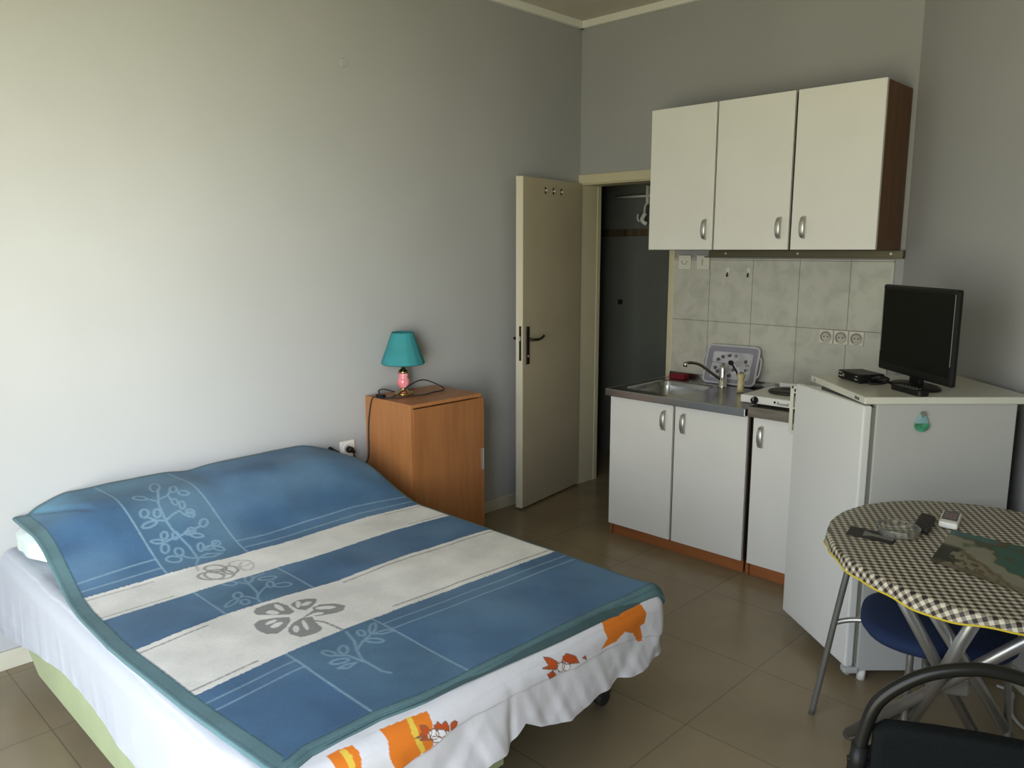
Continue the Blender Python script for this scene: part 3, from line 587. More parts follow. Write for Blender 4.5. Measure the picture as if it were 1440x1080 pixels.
PAT = json.loads('''{"fills":[[[-2.196,1.104],[-2.216,1.122],[-2.218,1.165],[-2.207,1.193],[-2.162,1.202],[-2.104,1.194],[-2.099,1.173],[-2.131,1.139],[-2.17,1.101]],[[-2.162,1.213],[-2.174,1.244],[-2.162,1.273],[-2.14,1.295],[-2.119,1.281],[-2.097,1.248],[-2.09,1.224],[-2.111,1.21],[-2.139,1.208]],[[-2.091,1.248],[-2.095,1.279],[-2.07,1.315],[-2.03,1.331],[-2.004,1.307],[-2.006,1.28],[-2.019,1.246],[-2.029,1.221],[-2.051,1.22],[-2.049,1.188],[-2.073,1.241]],[[-2.119,1.063],[-2.133,1.089],[-2.113,1.128],[-2.083,1.163],[-2.059,1.153],[-2.027,1.116],[-2.012,1.082],[-2.037,1.058],[-2.08,1.053]],[[-2.02,1.122],[-2.041,1.15],[-2.051,1.189],[-2.036,1.214],[-1.997,1.201],[-1.949,1.195],[-1.937,1.178],[-1.936,1.148],[-1.944,1.12],[-1.977,1.108],[-1.998,1.11]]],"holes":[[[-2.133,1.157],[-2.129,1.152],[-2.13,1.146],[-2.134,1.139],[-2.142,1.134],[-2.152,1.13],[-2.162,1.129],[-2.168,1.131],[-2.172,1.136],[-2.172,1.142],[-2.168,1.149],[-2.159,1.154],[-2.149,1.158],[-2.14,1.159],[-2.133,1.157]],[[-2.137,1.176],[-2.135,1.172],[-2.141,1.169],[-2.15,1.166],[-2.164,1.166],[-2.177,1.168],[-2.191,1.172],[-2.198,1.176],[-2.2,1.18],[-2.194,1.183],[-2.183,1.185],[-2.17,1.186],[-2.155,1.183],[-2.144,1.18],[-2.137,1.176]],[[-2.139,1.236],[-2.129,1.229],[-2.123,1.223],[-2.12,1.218],[-2.123,1.215],[-2.131,1.216],[-2.14,1.219],[-2.151,1.224],[-2.159,1.23],[-2.167,1.237],[-2.168,1.242],[-2.165,1.245],[-2.159,1.245],[-2.148,1.241],[-2.139,1.236]],[[-2.13,1.27],[-2.126,1.266],[-2.121,1.259],[-2.119,1.25],[-2.119,1.242],[-2.122,1.236],[-2.125,1.232],[-2.131,1.233],[-2.136,1.236],[-2.14,1.243],[-2.143,1.252],[-2.143,1.261],[-2.14,1.267],[-2.136,1.27],[-2.13,1.27]],[[-2.042,1.305],[-2.039,1.299],[-2.04,1.289],[-2.046,1.278],[-2.055,1.267],[-2.064,1.258],[-2.073,1.252],[-2.079,1.252],[-2.082,1.258],[-2.081,1.267],[-2.077,1.28],[-2.068,1.291],[-2.058,1.3],[-2.05,1.305],[-2.042,1.305]],[[-2.034,1.253],[-2.03,1.249],[-2.03,1.243],[-2.031,1.236],[-2.034,1.228],[-2.039,1.223],[-2.045,1.22],[-2.05,1.221],[-2.052,1.224],[-2.054,1.231],[-2.052,1.238],[-2.048,1.245],[-2.043,1.25],[-2.037,1.253],[-2.034,1.253]],[[-2.095,1.126],[-2.09,1.122],[-2.086,1.115],[-2.085,1.108],[-2.085,1.099],[-2.086,1.092],[-2.09,1.089],[-2.095,1.089],[-2.1,1.093],[-2.103,1.099],[-2.106,1.107],[-2.104,1.115],[-2.103,1.122],[-2.099,1.125],[-2.095,1.126]],[[-2.065,1.13],[-2.06,1.126],[-2.056,1.118],[-2.052,1.108],[-2.052,1.099],[-2.054,1.092],[-2.059,1.088],[-2.064,1.088],[-2.07,1.091],[-2.074,1.099],[-2.078,1.109],[-2.078,1.118],[-2.075,1.125],[-2.071,1.13],[-2.065,1.13]],[[-1.993,1.143],[-1.985,1.137],[-1.98,1.131],[-1.979,1.126],[-1.982,1.123],[-1.988,1.122],[-1.997,1.125],[-2.007,1.13],[-2.015,1.136],[-2.021,1.142],[-2.022,1.147],[-2.018,1.149],[-2.012,1.15],[-2.003,1.147],[-1.993,1.143]],[[-2.003,1.176],[-1.988,1.17],[-1.977,1.165],[-1.97,1.16],[-1.968,1.156],[-1.975,1.155],[-1.985,1.157],[-1.999,1.16],[-2.014,1.166],[-2.027,1.172],[-2.034,1.177],[-2.035,1.181],[-2.029,1.182],[-2.019,1.18],[-2.003,1.176]]],"grey":[[[-2.004,1.206],[-1.978,1.22],[-1.936,1.227],[-1.881,1.232]]],"light":[[[-1.881,1.232],[-1.81,1.213],[-1.765,1.189],[-1.709,1.168],[-1.666,1.17],[-1.624,1.171],[-1.599,1.181]],[[-1.765,1.189],[-1.794,1.229],[-1.812,1.268]],[[-1.83,1.301],[-1.823,1.292],[-1.817,1.283],[-1.817,1.277],[-1.823,1.277],[-1.832,1.28],[-1.842,1.287],[-1.854,1.298],[-1.862,1.307],[-1.867,1.316],[-1.867,1.322],[-1.861,1.322],[-1.853,1.319],[-1.841,1.311],[-1.83,1.301]],[[-1.826,1.26],[-1.822,1.255],[-1.823,1.251],[-1.827,1.248],[-1.834,1.246],[-1.842,1.247],[-1.85,1.25],[-1.857,1.255],[-1.859,1.259],[-1.859,1.264],[-1.856,1.268],[-1.849,1.269],[-1.841,1.268],[-1.832,1.265],[-1.826,1.26]],[[-1.815,1.274],[-1.79,1.298],[-1.781,1.335],[-1.804,1.321],[-1.811,1.286]],[[-1.754,1.274],[-1.752,1.269],[-1.754,1.262],[-1.76,1.254],[-1.769,1.247],[-1.778,1.241],[-1.788,1.24],[-1.795,1.242],[-1.798,1.248],[-1.795,1.254],[-1.789,1.262],[-1.779,1.269],[-1.77,1.274],[-1.76,1.276],[-1.754,1.274]],[[-1.7,1.165],[-1.728,1.16],[-1.757,1.155],[-1.779,1.133]],[[-1.785,1.134],[-1.783,1.129],[-1.785,1.124],[-1.791,1.119],[-1.799,1.114],[-1.81,1.112],[-1.818,1.112],[-1.825,1.114],[-1.828,1.119],[-1.826,1.125],[-1.82,1.13],[-1.81,1.134],[-1.801,1.137],[-1.791,1.136],[-1.785,1.134]],[[-1.785,1.173],[-1.777,1.166],[-1.773,1.159],[-1.773,1.153],[-1.777,1.149],[-1.785,1.148],[-1.794,1.15],[-1.804,1.155],[-1.811,1.161],[-1.816,1.168],[-1.817,1.175],[-1.813,1.18],[-1.804,1.18],[-1.795,1.178],[-1.785,1.173]],[[-1.737,1.143],[-1.735,1.139],[-1.733,1.13],[-1.737,1.12],[-1.741,1.11],[-1.747,1.102],[-1.754,1.098],[-1.759,1.098],[-1.763,1.103],[-1.764,1.111],[-1.762,1.122],[-1.757,1.132],[-1.75,1.139],[-1.745,1.144],[-1.737,1.143]],[[-1.721,1.099],[-1.722,1.124],[-1.71,1.147],[-1.702,1.117],[-1.721,1.099]],[[-3.15,1.208],[-3.07,1.177],[-3.032,1.161],[-2.965,1.151],[-2.939,1.148],[-2.894,1.15],[-2.854,1.159],[-2.795,1.17],[-2.721,1.168],[-2.688,1.144]],[[-3.045,1.167],[-3.075,1.14]],[[-3.08,1.138],[-3.076,1.133],[-3.075,1.125],[-3.079,1.116],[-3.086,1.107],[-3.094,1.099],[-3.106,1.097],[-3.114,1.098],[-3.12,1.103],[-3.121,1.111],[-3.117,1.12],[-3.108,1.129],[-3.098,1.135],[-3.088,1.139],[-3.08,1.138]],[[-3.163,1.221],[-3.142,1.21],[-3.129,1.199],[-3.124,1.19],[-3.129,1.183],[-3.142,1.181],[-3.167,1.185],[-3.191,1.193],[-3.217,1.205],[-3.231,1.216],[-3.238,1.227],[-3.231,1.233],[-3.213,1.234],[-3.191,1.23],[-3.163,1.221]],[[-3.058,1.175],[-3.072,1.213],[-3.099,1.236]],[[-3.105,1.265],[-3.093,1.258],[-3.088,1.252],[-3.086,1.245],[-3.088,1.24],[-3.095,1.237],[-3.106,1.238],[-3.117,1.242],[-3.131,1.249],[-3.14,1.257],[-3.142,1.263],[-3.137,1.268],[-3.129,1.27],[-3.116,1.268],[-3.105,1.265]],[[-3.056,1.292],[-3.052,1.287],[-3.05,1.28],[-3.05,1.272],[-3.055,1.265],[-3.062,1.259],[-3.07,1.257],[-3.077,1.259],[-3.084,1.264],[-3.086,1.271],[-3.085,1.28],[-3.078,1.286],[-3.072,1.292],[-3.064,1.294],[-3.056,1.292]],[[-3.064,1.215],[-3.032,1.212]],[[-3.032,1.232],[-3.023,1.231],[-3.014,1.228],[-3.009,1.224],[-3.005,1.219],[-3.006,1.214],[-3.01,1.211],[-3.018,1.21],[-3.027,1.211],[-3.034,1.213],[-3.041,1.218],[-3.045,1.223],[-3.043,1.227],[-3.039,1.231],[-3.032,1.232]],[[-2.998,1.248],[-2.989,1.244],[-2.982,1.239],[-2.978,1.233],[-2.98,1.229],[-2.983,1.226],[-2.99,1.226],[-3.0,1.228],[-3.009,1.232],[-3.016,1.237],[-3.02,1.243],[-3.02,1.248],[-3.015,1.25],[-3.008,1.25],[-2.998,1.248]],[[-2.939,1.148],[-2.961,1.186],[-2.972,1.214]],[[-2.951,1.263],[-2.948,1.26],[-2.944,1.254],[-2.945,1.248],[-2.946,1.242],[-2.95,1.238],[-2.955,1.236],[-2.961,1.237],[-2.966,1.241],[-2.967,1.246],[-2.969,1.253],[-2.966,1.258],[-2.961,1.262],[-2.956,1.264],[-2.951,1.263]],[[-2.972,1.214],[-2.944,1.224],[-2.926,1.247]],[[-2.936,1.258],[-2.933,1.255],[-2.931,1.249],[-2.93,1.241],[-2.933,1.235],[-2.936,1.23],[-2.942,1.227],[-2.948,1.228],[-2.951,1.232],[-2.953,1.238],[-2.954,1.245],[-2.953,1.252],[-2.948,1.257],[-2.942,1.259],[-2.936,1.258]],[[-2.939,1.148],[-2.948,1.121]],[[-2.942,1.115],[-2.936,1.111],[-2.932,1.103],[-2.927,1.091],[-2.925,1.078],[-2.927,1.068],[-2.929,1.061],[-2.934,1.059],[-2.94,1.063],[-2.946,1.071],[-2.95,1.083],[-2.951,1.095],[-2.951,1.106],[-2.947,1.113],[-2.942,1.115]],[[-2.991,1.106],[-2.984,1.101],[-2.976,1.094],[-2.974,1.087],[-2.977,1.081],[-2.982,1.077],[-2.992,1.077],[-3.002,1.08],[-3.01,1.085],[-3.015,1.091],[-3.019,1.099],[-3.016,1.104],[-3.009,1.108],[-3.001,1.109],[-2.991,1.106]],[[-2.979,1.091],[-2.952,1.115]],[[-2.98,1.147],[-2.97,1.141],[-2.964,1.135],[-2.962,1.129],[-2.964,1.124],[-2.97,1.121],[-2.978,1.121],[-2.987,1.124],[-2.995,1.128],[-3.003,1.135],[-3.005,1.142],[-3.003,1.147],[-2.997,1.149],[-2.989,1.15],[-2.98,1.147]],[[-2.854,1.159],[-2.865,1.203],[-2.877,1.249]],[[-2.898,1.288],[-2.892,1.287],[-2.884,1.283],[-2.876,1.275],[-2.872,1.267],[-2.871,1.26],[-2.874,1.254],[-2.88,1.252],[-2.888,1.253],[-2.894,1.257],[-2.902,1.265],[-2.906,1.272],[-2.907,1.28],[-2.904,1.286],[-2.898,1.288]],[[-2.862,1.225],[-2.857,1.221],[-2.853,1.215],[-2.852,1.209],[-2.854,1.203],[-2.859,1.2],[-2.864,1.198],[-2.871,1.2],[-2.877,1.204],[-2.88,1.21],[-2.88,1.216],[-2.877,1.221],[-2.874,1.226],[-2.867,1.226],[-2.862,1.225]],[[-2.829,1.239],[-2.825,1.235],[-2.826,1.228],[-2.827,1.218],[-2.831,1.209],[-2.838,1.203],[-2.843,1.199],[-2.849,1.199],[-2.851,1.203],[-2.852,1.211],[-2.849,1.219],[-2.845,1.228],[-2.84,1.236],[-2.833,1.239],[-2.829,1.239]],[[-2.854,1.215],[-2.849,1.211],[-2.848,1.206],[-2.849,1.199],[-2.85,1.193],[-2.854,1.187],[-2.859,1.185],[-2.865,1.186],[-2.868,1.189],[-2.868,1.194],[-2.869,1.202],[-2.866,1.208],[-2.863,1.213],[-2.857,1.215],[-2.854,1.215]],[[-2.854,1.148],[-2.849,1.123],[-2.844,1.105]],[[-2.869,1.123],[-2.864,1.119],[-2.858,1.113],[-2.857,1.108],[-2.859,1.103],[-2.863,1.1],[-2.869,1.1],[-2.877,1.102],[-2.885,1.107],[-2.889,1.112],[-2.891,1.118],[-2.889,1.123],[-2.886,1.126],[-2.879,1.126],[-2.869,1.123]],[[-2.846,1.1],[-2.844,1.096],[-2.842,1.089],[-2.843,1.08],[-2.847,1.071],[-2.852,1.064],[-2.857,1.06],[-2.861,1.059],[-2.864,1.063],[-2.865,1.07],[-2.864,1.079],[-2.861,1.088],[-2.855,1.095],[-2.85,1.099],[-2.846,1.1]],[[-2.81,1.101],[-2.8,1.095],[-2.794,1.088],[-2.792,1.082],[-2.795,1.077],[-2.801,1.074],[-2.808,1.074],[-2.82,1.077],[-2.828,1.082],[-2.833,1.089],[-2.836,1.095],[-2.833,1.1],[-2.829,1.104],[-2.819,1.104],[-2.81,1.101]],[[-2.858,1.158],[-2.85,1.153],[-2.846,1.148],[-2.843,1.142],[-2.845,1.138],[-2.85,1.136],[-2.857,1.136],[-2.864,1.139],[-2.872,1.143],[-2.876,1.148],[-2.879,1.154],[-2.877,1.158],[-2.872,1.16],[-2.865,1.16],[-2.858,1.158]],[[-2.727,1.165],[-2.739,1.143],[-2.761,1.126]],[[-2.77,1.135],[-2.764,1.129],[-2.764,1.123],[-2.765,1.117],[-2.772,1.113],[-2.78,1.112],[-2.789,1.113],[-2.795,1.116],[-2.801,1.122],[-2.801,1.128],[-2.8,1.134],[-2.795,1.139],[-2.786,1.14],[-2.778,1.139],[-2.77,1.135]],[[-2.743,1.117],[-2.737,1.111],[-2.734,1.102],[-2.736,1.092],[-2.741,1.082],[-2.749,1.074],[-2.757,1.07],[-2.763,1.07],[-2.77,1.076],[-2.773,1.085],[-2.771,1.095],[-2.766,1.105],[-2.759,1.114],[-2.751,1.118],[-2.743,1.117]],[[-2.723,1.166],[-2.736,1.208],[-2.717,1.256],[-2.709,1.218],[-2.721,1.179]],[[-2.756,1.196],[-2.774,1.239],[-2.78,1.265]],[[-2.776,1.214],[-2.767,1.209],[-2.761,1.203],[-2.758,1.197],[-2.76,1.192],[-2.767,1.191],[-2.774,1.192],[-2.785,1.196],[-2.792,1.2],[-2.798,1.206],[-2.799,1.212],[-2.797,1.216],[-2.792,1.218],[-2.785,1.218],[-2.776,1.214]],[[-2.773,1.277],[-2.768,1.273],[-2.765,1.267],[-2.765,1.261],[-2.768,1.255],[-2.772,1.252],[-2.778,1.25],[-2.785,1.252],[-2.79,1.256],[-2.793,1.262],[-2.793,1.268],[-2.79,1.273],[-2.786,1.277],[-2.78,1.279],[-2.773,1.277]],[[-2.735,1.274],[-2.731,1.269],[-2.731,1.263],[-2.735,1.257],[-2.74,1.25],[-2.747,1.246],[-2.755,1.245],[-2.76,1.246],[-2.764,1.25],[-2.764,1.257],[-2.76,1.263],[-2.755,1.27],[-2.748,1.274],[-2.74,1.275],[-2.735,1.274]],[[-2.764,1.25],[-2.761,1.247],[-2.757,1.24],[-2.755,1.23],[-2.756,1.221],[-2.759,1.213],[-2.761,1.208],[-2.766,1.207],[-2.769,1.21],[-2.773,1.217],[-2.775,1.227],[-2.774,1.236],[-2.771,1.244],[-2.769,1.25],[-2.764,1.25]],[[-2.475,1.164],[-2.405,1.198],[-2.318,1.184],[-2.277,1.161],[-2.237,1.155]],[[-2.303,1.176],[-2.336,1.215],[-2.347,1.237]],[[-2.343,1.256],[-2.332,1.249],[-2.327,1.243],[-2.327,1.237],[-2.331,1.233],[-2.338,1.232],[-2.348,1.234],[-2.36,1.239],[-2.368,1.245],[-2.373,1.252],[-2.374,1.257],[-2.37,1.261],[-2.362,1.262],[-2.353,1.26],[-2.343,1.256]],[[-2.301,1.299],[-2.296,1.293],[-2.294,1.283],[-2.299,1.273],[-2.305,1.262],[-2.315,1.254],[-2.323,1.249],[-2.333,1.251],[-2.338,1.257],[-2.338,1.266],[-2.335,1.278],[-2.329,1.289],[-2.319,1.296],[-2.309,1.3],[-2.301,1.299]],[[-2.277,1.161],[-2.313,1.149],[-2.336,1.135]],[[-2.34,1.14],[-2.331,1.134],[-2.327,1.127],[-2.327,1.121],[-2.332,1.117],[-2.34,1.115],[-2.35,1.116],[-2.361,1.12],[-2.369,1.126],[-2.372,1.131],[-2.374,1.138],[-2.369,1.143],[-2.359,1.144],[-2.35,1.144],[-2.34,1.14]],[[-2.435,1.229],[-2.423,1.221],[-2.416,1.213],[-2.416,1.207],[-2.421,1.203],[-2.429,1.201],[-2.441,1.203],[-2.455,1.209],[-2.466,1.216],[-2.472,1.224],[-2.474,1.231],[-2.469,1.235],[-2.459,1.236],[-2.447,1.234],[-2.435,1.229]],[[-2.388,1.291],[-2.385,1.286],[-2.383,1.276],[-2.387,1.264],[-2.394,1.254],[-2.403,1.245],[-2.413,1.241],[-2.421,1.242],[-2.425,1.247],[-2.426,1.257],[-2.421,1.267],[-2.415,1.279],[-2.406,1.288],[-2.396,1.292],[-2.388,1.291]],[[-2.407,1.196],[-2.447,1.242],[-2.449,1.277]],[[-2.322,1.117],[-2.315,1.113],[-2.307,1.104],[-2.299,1.092],[-2.294,1.08],[-2.293,1.07],[-2.296,1.064],[-2.3,1.063],[-2.307,1.067],[-2.316,1.076],[-2.324,1.088],[-2.329,1.1],[-2.33,1.11],[-2.329,1.117],[-2.322,1.117]],[[-2.275,1.132],[-2.269,1.127],[-2.266,1.121],[-2.266,1.115],[-2.271,1.111],[-2.278,1.109],[-2.287,1.109],[-2.296,1.112],[-2.302,1.117],[-2.307,1.124],[-2.307,1.13],[-2.302,1.134],[-2.294,1.136],[-2.284,1.135],[-2.275,1.132]],[[-2.44,1.173],[-2.434,1.167],[-2.433,1.16],[-2.438,1.152],[-2.446,1.144],[-2.456,1.138],[-2.466,1.136],[-2.476,1.138],[-2.48,1.143],[-2.481,1.15],[-2.477,1.159],[-2.469,1.167],[-2.458,1.172],[-2.447,1.174],[-2.44,1.173]]],"sf":[[[-2.585,1.208],[-2.576,1.199],[-2.574,1.187],[-2.58,1.173],[-2.592,1.161],[-2.609,1.153],[-2.627,1.15],[-2.641,1.153],[-2.65,1.161],[-2.652,1.173],[-2.647,1.187],[-2.634,1.199],[-2.617,1.208],[-2.599,1.211],[-2.585,1.208]],[[-2.544,1.23],[-2.531,1.22],[-2.525,1.209],[-2.525,1.198],[-2.533,1.19],[-2.549,1.186],[-2.566,1.186],[-2.583,1.192],[-2.595,1.201],[-2.603,1.212],[-2.601,1.223],[-2.592,1.232],[-2.578,1.236],[-2.56,1.235],[-2.544,1.23]],[[-2.529,1.172],[-2.52,1.163],[-2.52,1.149],[-2.527,1.134],[-2.542,1.119],[-2.561,1.109],[-2.58,1.105],[-2.595,1.107],[-2.605,1.117],[-2.606,1.13],[-2.599,1.146],[-2.584,1.161],[-2.564,1.171],[-2.545,1.175],[-2.529,1.172]],[[-2.516,1.201],[-2.504,1.189],[-2.501,1.173],[-2.508,1.155],[-2.524,1.139],[-2.547,1.128],[-2.571,1.125],[-2.59,1.129],[-2.604,1.141],[-2.608,1.157],[-2.6,1.176],[-2.584,1.192],[-2.561,1.203],[-2.537,1.206],[-2.516,1.201]]],"sf2":[[[-2.575,1.296],[-2.565,1.286],[-2.559,1.272],[-2.563,1.257],[-2.572,1.243],[-2.585,1.233],[-2.601,1.229],[-2.616,1.231],[-2.626,1.24],[-2.63,1.254],[-2.628,1.27],[-2.619,1.284],[-2.606,1.295],[-2.59,1.299],[-2.575,1.296]],[[-2.54,1.288],[-2.525,1.277],[-2.517,1.265],[-2.516,1.254],[-2.524,1.246],[-2.539,1.243],[-2.558,1.245],[-2.577,1.252],[-2.592,1.263],[-2.602,1.276],[-2.602,1.287],[-2.594,1.295],[-2.579,1.298],[-2.559,1.295],[-2.54,1.288]],[[-2.69,1.143],[-2.637,1.129]]],"org":[[[0.872,-0.001],[0.899,-0.002],[0.938,0.006],[0.94,0.03],[0.937,0.048],[0.93,0.067],[0.926,0.107],[0.866,0.076],[0.874,0.03]],[[1.016,0.002],[1.149,0.019],[1.146,0.049],[1.137,0.095],[1.14,0.103],[1.126,0.11],[1.101,0.108],[1.045,0.12],[1.02,0.107],[1.007,0.072],[1.015,0.042]],[[1.846,0.012],[1.925,0.012],[2.037,0.039],[2.048,0.071],[2.036,0.103],[2.013,0.104],[2.031,0.162],[2.008,0.158],[1.97,0.112],[1.926,0.091],[1.878,0.105],[1.804,0.106],[1.837,0.081],[1.831,0.058]]],"yel":[[[0.904,0.003],[0.919,0.007],[0.921,0.032],[0.918,0.051],[0.912,0.1],[0.896,0.091],[0.904,0.04],[0.903,0.018]],[[1.09,0.012],[1.105,0.011],[1.099,0.039],[1.099,0.066],[1.114,0.104],[1.101,0.108],[1.087,0.077],[1.082,0.048]]],"dor":[[[1.147,0.058],[1.163,0.054],[1.169,0.064],[1.184,0.06],[1.191,0.077],[1.19,0.09],[1.17,0.076],[1.148,0.065]],[[1.197,0.073],[1.21,0.071],[1.22,0.078],[1.212,0.092],[1.196,0.09]],[[1.108,0.042],[1.129,0.051],[1.137,0.067],[1.127,0.084],[1.098,0.071],[1.119,0.069],[1.086,0.062],[1.112,0.059]],[[1.562,0.04],[1.592,0.054],[1.612,0.076],[1.596,0.087],[1.543,0.064],[1.569,0.064]],[[1.635,0.061],[1.653,0.061],[1.683,0.079],[1.699,0.106],[1.64,0.088],[1.624,0.073]],[[1.557,0.086],[1.582,0.084],[1.6,0.108],[1.571,0.107]],[[1.714,0.097],[1.729,0.096],[1.734,0.109]]],"wht":[[[1.181,0.097],[1.178,0.103],[1.169,0.106],[1.157,0.103],[1.144,0.097],[1.133,0.088],[1.125,0.079],[1.124,0.071],[1.128,0.065],[1.137,0.063],[1.148,0.065],[1.16,0.07],[1.171,0.078],[1.178,0.087],[1.181,0.097]],[[1.66,0.105],[1.657,0.112],[1.649,0.115],[1.636,0.113],[1.622,0.108],[1.61,0.099],[1.601,0.089],[1.599,0.08],[1.603,0.074],[1.612,0.072],[1.623,0.073],[1.636,0.078],[1.648,0.086],[1.657,0.096],[1.66,0.105]]],"ol":[[[1.157,0.082],[1.155,0.088],[1.15,0.091],[1.144,0.09],[1.137,0.087],[1.131,0.082],[1.128,0.075],[1.127,0.07],[1.13,0.065],[1.136,0.062],[1.142,0.062],[1.148,0.065],[1.153,0.07],[1.156,0.076],[1.157,0.082]],[[1.179,0.09],[1.178,0.094],[1.173,0.097],[1.167,0.096],[1.16,0.092],[1.153,0.087],[1.15,0.081],[1.148,0.076],[1.151,0.072],[1.156,0.071],[1.162,0.071],[1.168,0.074],[1.174,0.079],[1.178,0.084],[1.179,0.09]],[[1.168,0.101],[1.166,0.104],[1.161,0.105],[1.155,0.103],[1.147,0.1],[1.14,0.095],[1.135,0.089],[1.133,0.085],[1.135,0.082],[1.141,0.081],[1.147,0.083],[1.155,0.086],[1.162,0.091],[1.167,0.097],[1.168,0.101]],[[1.633,0.094],[1.632,0.1],[1.627,0.104],[1.621,0.104],[1.613,0.101],[1.607,0.095],[1.602,0.088],[1.601,0.081],[1.603,0.076],[1.608,0.073],[1.615,0.073],[1.622,0.075],[1.627,0.08],[1.632,0.087],[1.633,0.094]],[[1.657,0.102],[1.656,0.108],[1.652,0.112],[1.645,0.112],[1.637,0.108],[1.63,0.103],[1.626,0.096],[1.624,0.089],[1.626,0.083],[1.631,0.08],[1.637,0.08],[1.644,0.082],[1.651,0.088],[1.656,0.095],[1.657,0.102]]],"fold":[[2.124,0.17],[1.942,0.127],[1.831,0.114],[1.694,0.114],[1.537,0.099],[1.367,0.086],[1.215,0.088],[1.122,0.111],[1.034,0.114]]}''')

bed = thing('sofa_bed', 'low double sofa bed with light green upholstery against the left wall', 'bed', (-2.35, 1.43, 0))
MT_X0, MT_X1, MT_Y0, MT_Y1, MT_Z = XL+.03, -1.39, .70, 2.165, .464
mb = MB().box((MT_X0, MT_Y0+.006, .27), (MT_X1-.012, MT_Y1-.01, MT_Z-.004), .045, seg=4)
for f in mb.bm.faces: f.smooth = True
mb.build('mattress', 'greenfab', bed)
mb = MB(); mb.prism([(-3.345, .40), (-3.345, .27), (-1.50, .27), (-1.50, .07), (-3.02, .10), (-3.14, .13), (-3.30, .27)][::-1][0:0] or [(-3.34, .268), (-3.04, .098), (-1.515, .085), (-1.515, .268)], -1.53, -.702, X=Matrix(((1,0,0,0),(0,0,-1,0),(0,1,0,0),(0,0,0,1))), bev=.006)
mb.build('base', 'greenfab', bed)
MB().box((-3.3, 1.535, .21), (-1.55, 2.10, .268), .006).build('slatted_frame', 'carcass', bed)
for (x, y) in ((-1.587, 2.09), (-3.2, 2.09)):
    c = MB().box((x-.016, y-.016, .06), (x+.016, y+.016, .215), .002).cyl((x-.02, y, .031), (x+.02, y, .031), .030, n=20, bev=.004).box((x-.026, y-.028, .045), (x+.026, y+.028, .066), .006)
    c.build('castor', 'black_soft', bed)
for (x, y) in ((-1.62, .80), (-2.9, .80), (-1.62, 1.45), (-2.9, 1.45)): MB().cyl((x, y, 0), (x, y, .10), .022, n=16).build('foot', 'black_soft', bed)

# sheet draped over the mattress; orange print along the foot
RR = .055; SX1_, SY0_, SY1_, SZT = -1.38, .69, 2.175, .472
ix1, iy0, iy1 = SX1_-RR, SY0_+RR, SY1_-RR
per = []; st = .0027
for x in np.arange(XL+.012, ix1, st*1.6): per.append((x, iy0, 0, -1))
CR = .0
for a in np.linspace(0, PI/2, 26)[1:-1]: per.append((ix1, iy0, math.sin(a), -math.cos(a)))
for y in np.arange(iy0, iy1, st): per.append((ix1, y, 1, 0))
for a in np.linspace(0, PI/2, 26)[1:-1]: per.append((ix1, iy1, math.cos(a), math.sin(a)))
for x in np.arange(ix1, XL+.012, -st*4): per.append((x, iy1, 0, 1))
per = np.array(per); NP = len(per)
# hem height along the run, keyed on an arc coordinate
seg = np.r_[0, np.cumsum(np.hypot(np.diff(per[:, 0]+per[:, 2]*.08), np.diff(per[:, 1]+per[:, 3]*.08)))]
def arc_of(side, v):
    if side == 'L': i = np.argmin(np.where(per[:, 3] == -1, abs(per[:, 0]-v), 99))
    elif side == 'F': i = np.argmin(np.where(per[:, 2] == 1, abs(per[:, 1]-v), 99))
    else: i = np.argmin(np.where(per[:, 3] == 1, abs(per[:, 0]-v), 99))
    return seg[i]
HK = [('L', -3.37, .165), ('L', -3.15, .20), ('L', -2.9, .245), ('L', -2.65, .272), ('L', -2.39, .266), ('L', -2.08, .243), ('L', -1.6, .22), ('F', .80, .19), ('F', 1.1, .20), ('F', 1.29, .235), ('F', 1.33, .262), ('F', 1.38, .262), ('F', 1.42, .275),('F', 1.47, .305), ('F', 1.53, .268), ('F', 1.60, .245), ('F', 1.66, .232), ('F', 1.72, .236), ('F', 1.80, .250), ('F', 1.86, .248), ('F', 1.90, .262), ('F', 1.98, .240), ('F', 2.06, .242), ('R', -1.5, .26), ('R', -2.4, .30), ('R', -3.3, .30)]
hk = sorted((arc_of(s_, v), z) for s_, v, z in HK)
hem = np.interp(seg, [a for a, _ in hk], [z for _, z in hk])
smax = RR*PI/2+(SZT-RR-hem)
NT = 104; tt = np.linspace(0, 1, NT)
Sg = np.concatenate([np.linspace(-.055, 0, 14)[:-1][None, :].repeat(NP, 0), tt[None, :]*smax[:, None]], 1)
cx, cy, dx, dy = [per[:, k][:, None] for k in range(4)]
ang = np.clip(Sg/RR, 0, PI/2); off = np.where(Sg < 0, Sg, RR*np.sin(ang)); Z = SZT-RR*(1-np.cos(ang))-np.maximum(0, Sg-RR*PI/2)
drop = np.maximum(0, Sg-RR*.9); sA = seg[:, None]+0*Sg
isF = (per[:, 2] == 1)[:, None]; isL = (per[:, 3] == -1)[:, None]
fold = np.clip(drop/.2, 0, 1)
rip = vnoise(sA*1.0+drop*.8, sA*0, 3, 13)*1.1+vnoise(sA-drop*.5, sA*0, 9, 30)*.5+vnoise(sA, drop*2, 19, 9)*.4
off = off+fold*np.where(isL, .005*rip+.028*np.clip(drop/.25, 0, 1)*(.35+.65*vnoise(sA, sA*0, 21, 2.2)+.3), .016*rip+.006)
off = off+fold*np.where(isF, .010*np.exp(-((cy-1.37)/.06)**2)-.012*np.exp(-((cy-1.415)/.016)**2), 0)
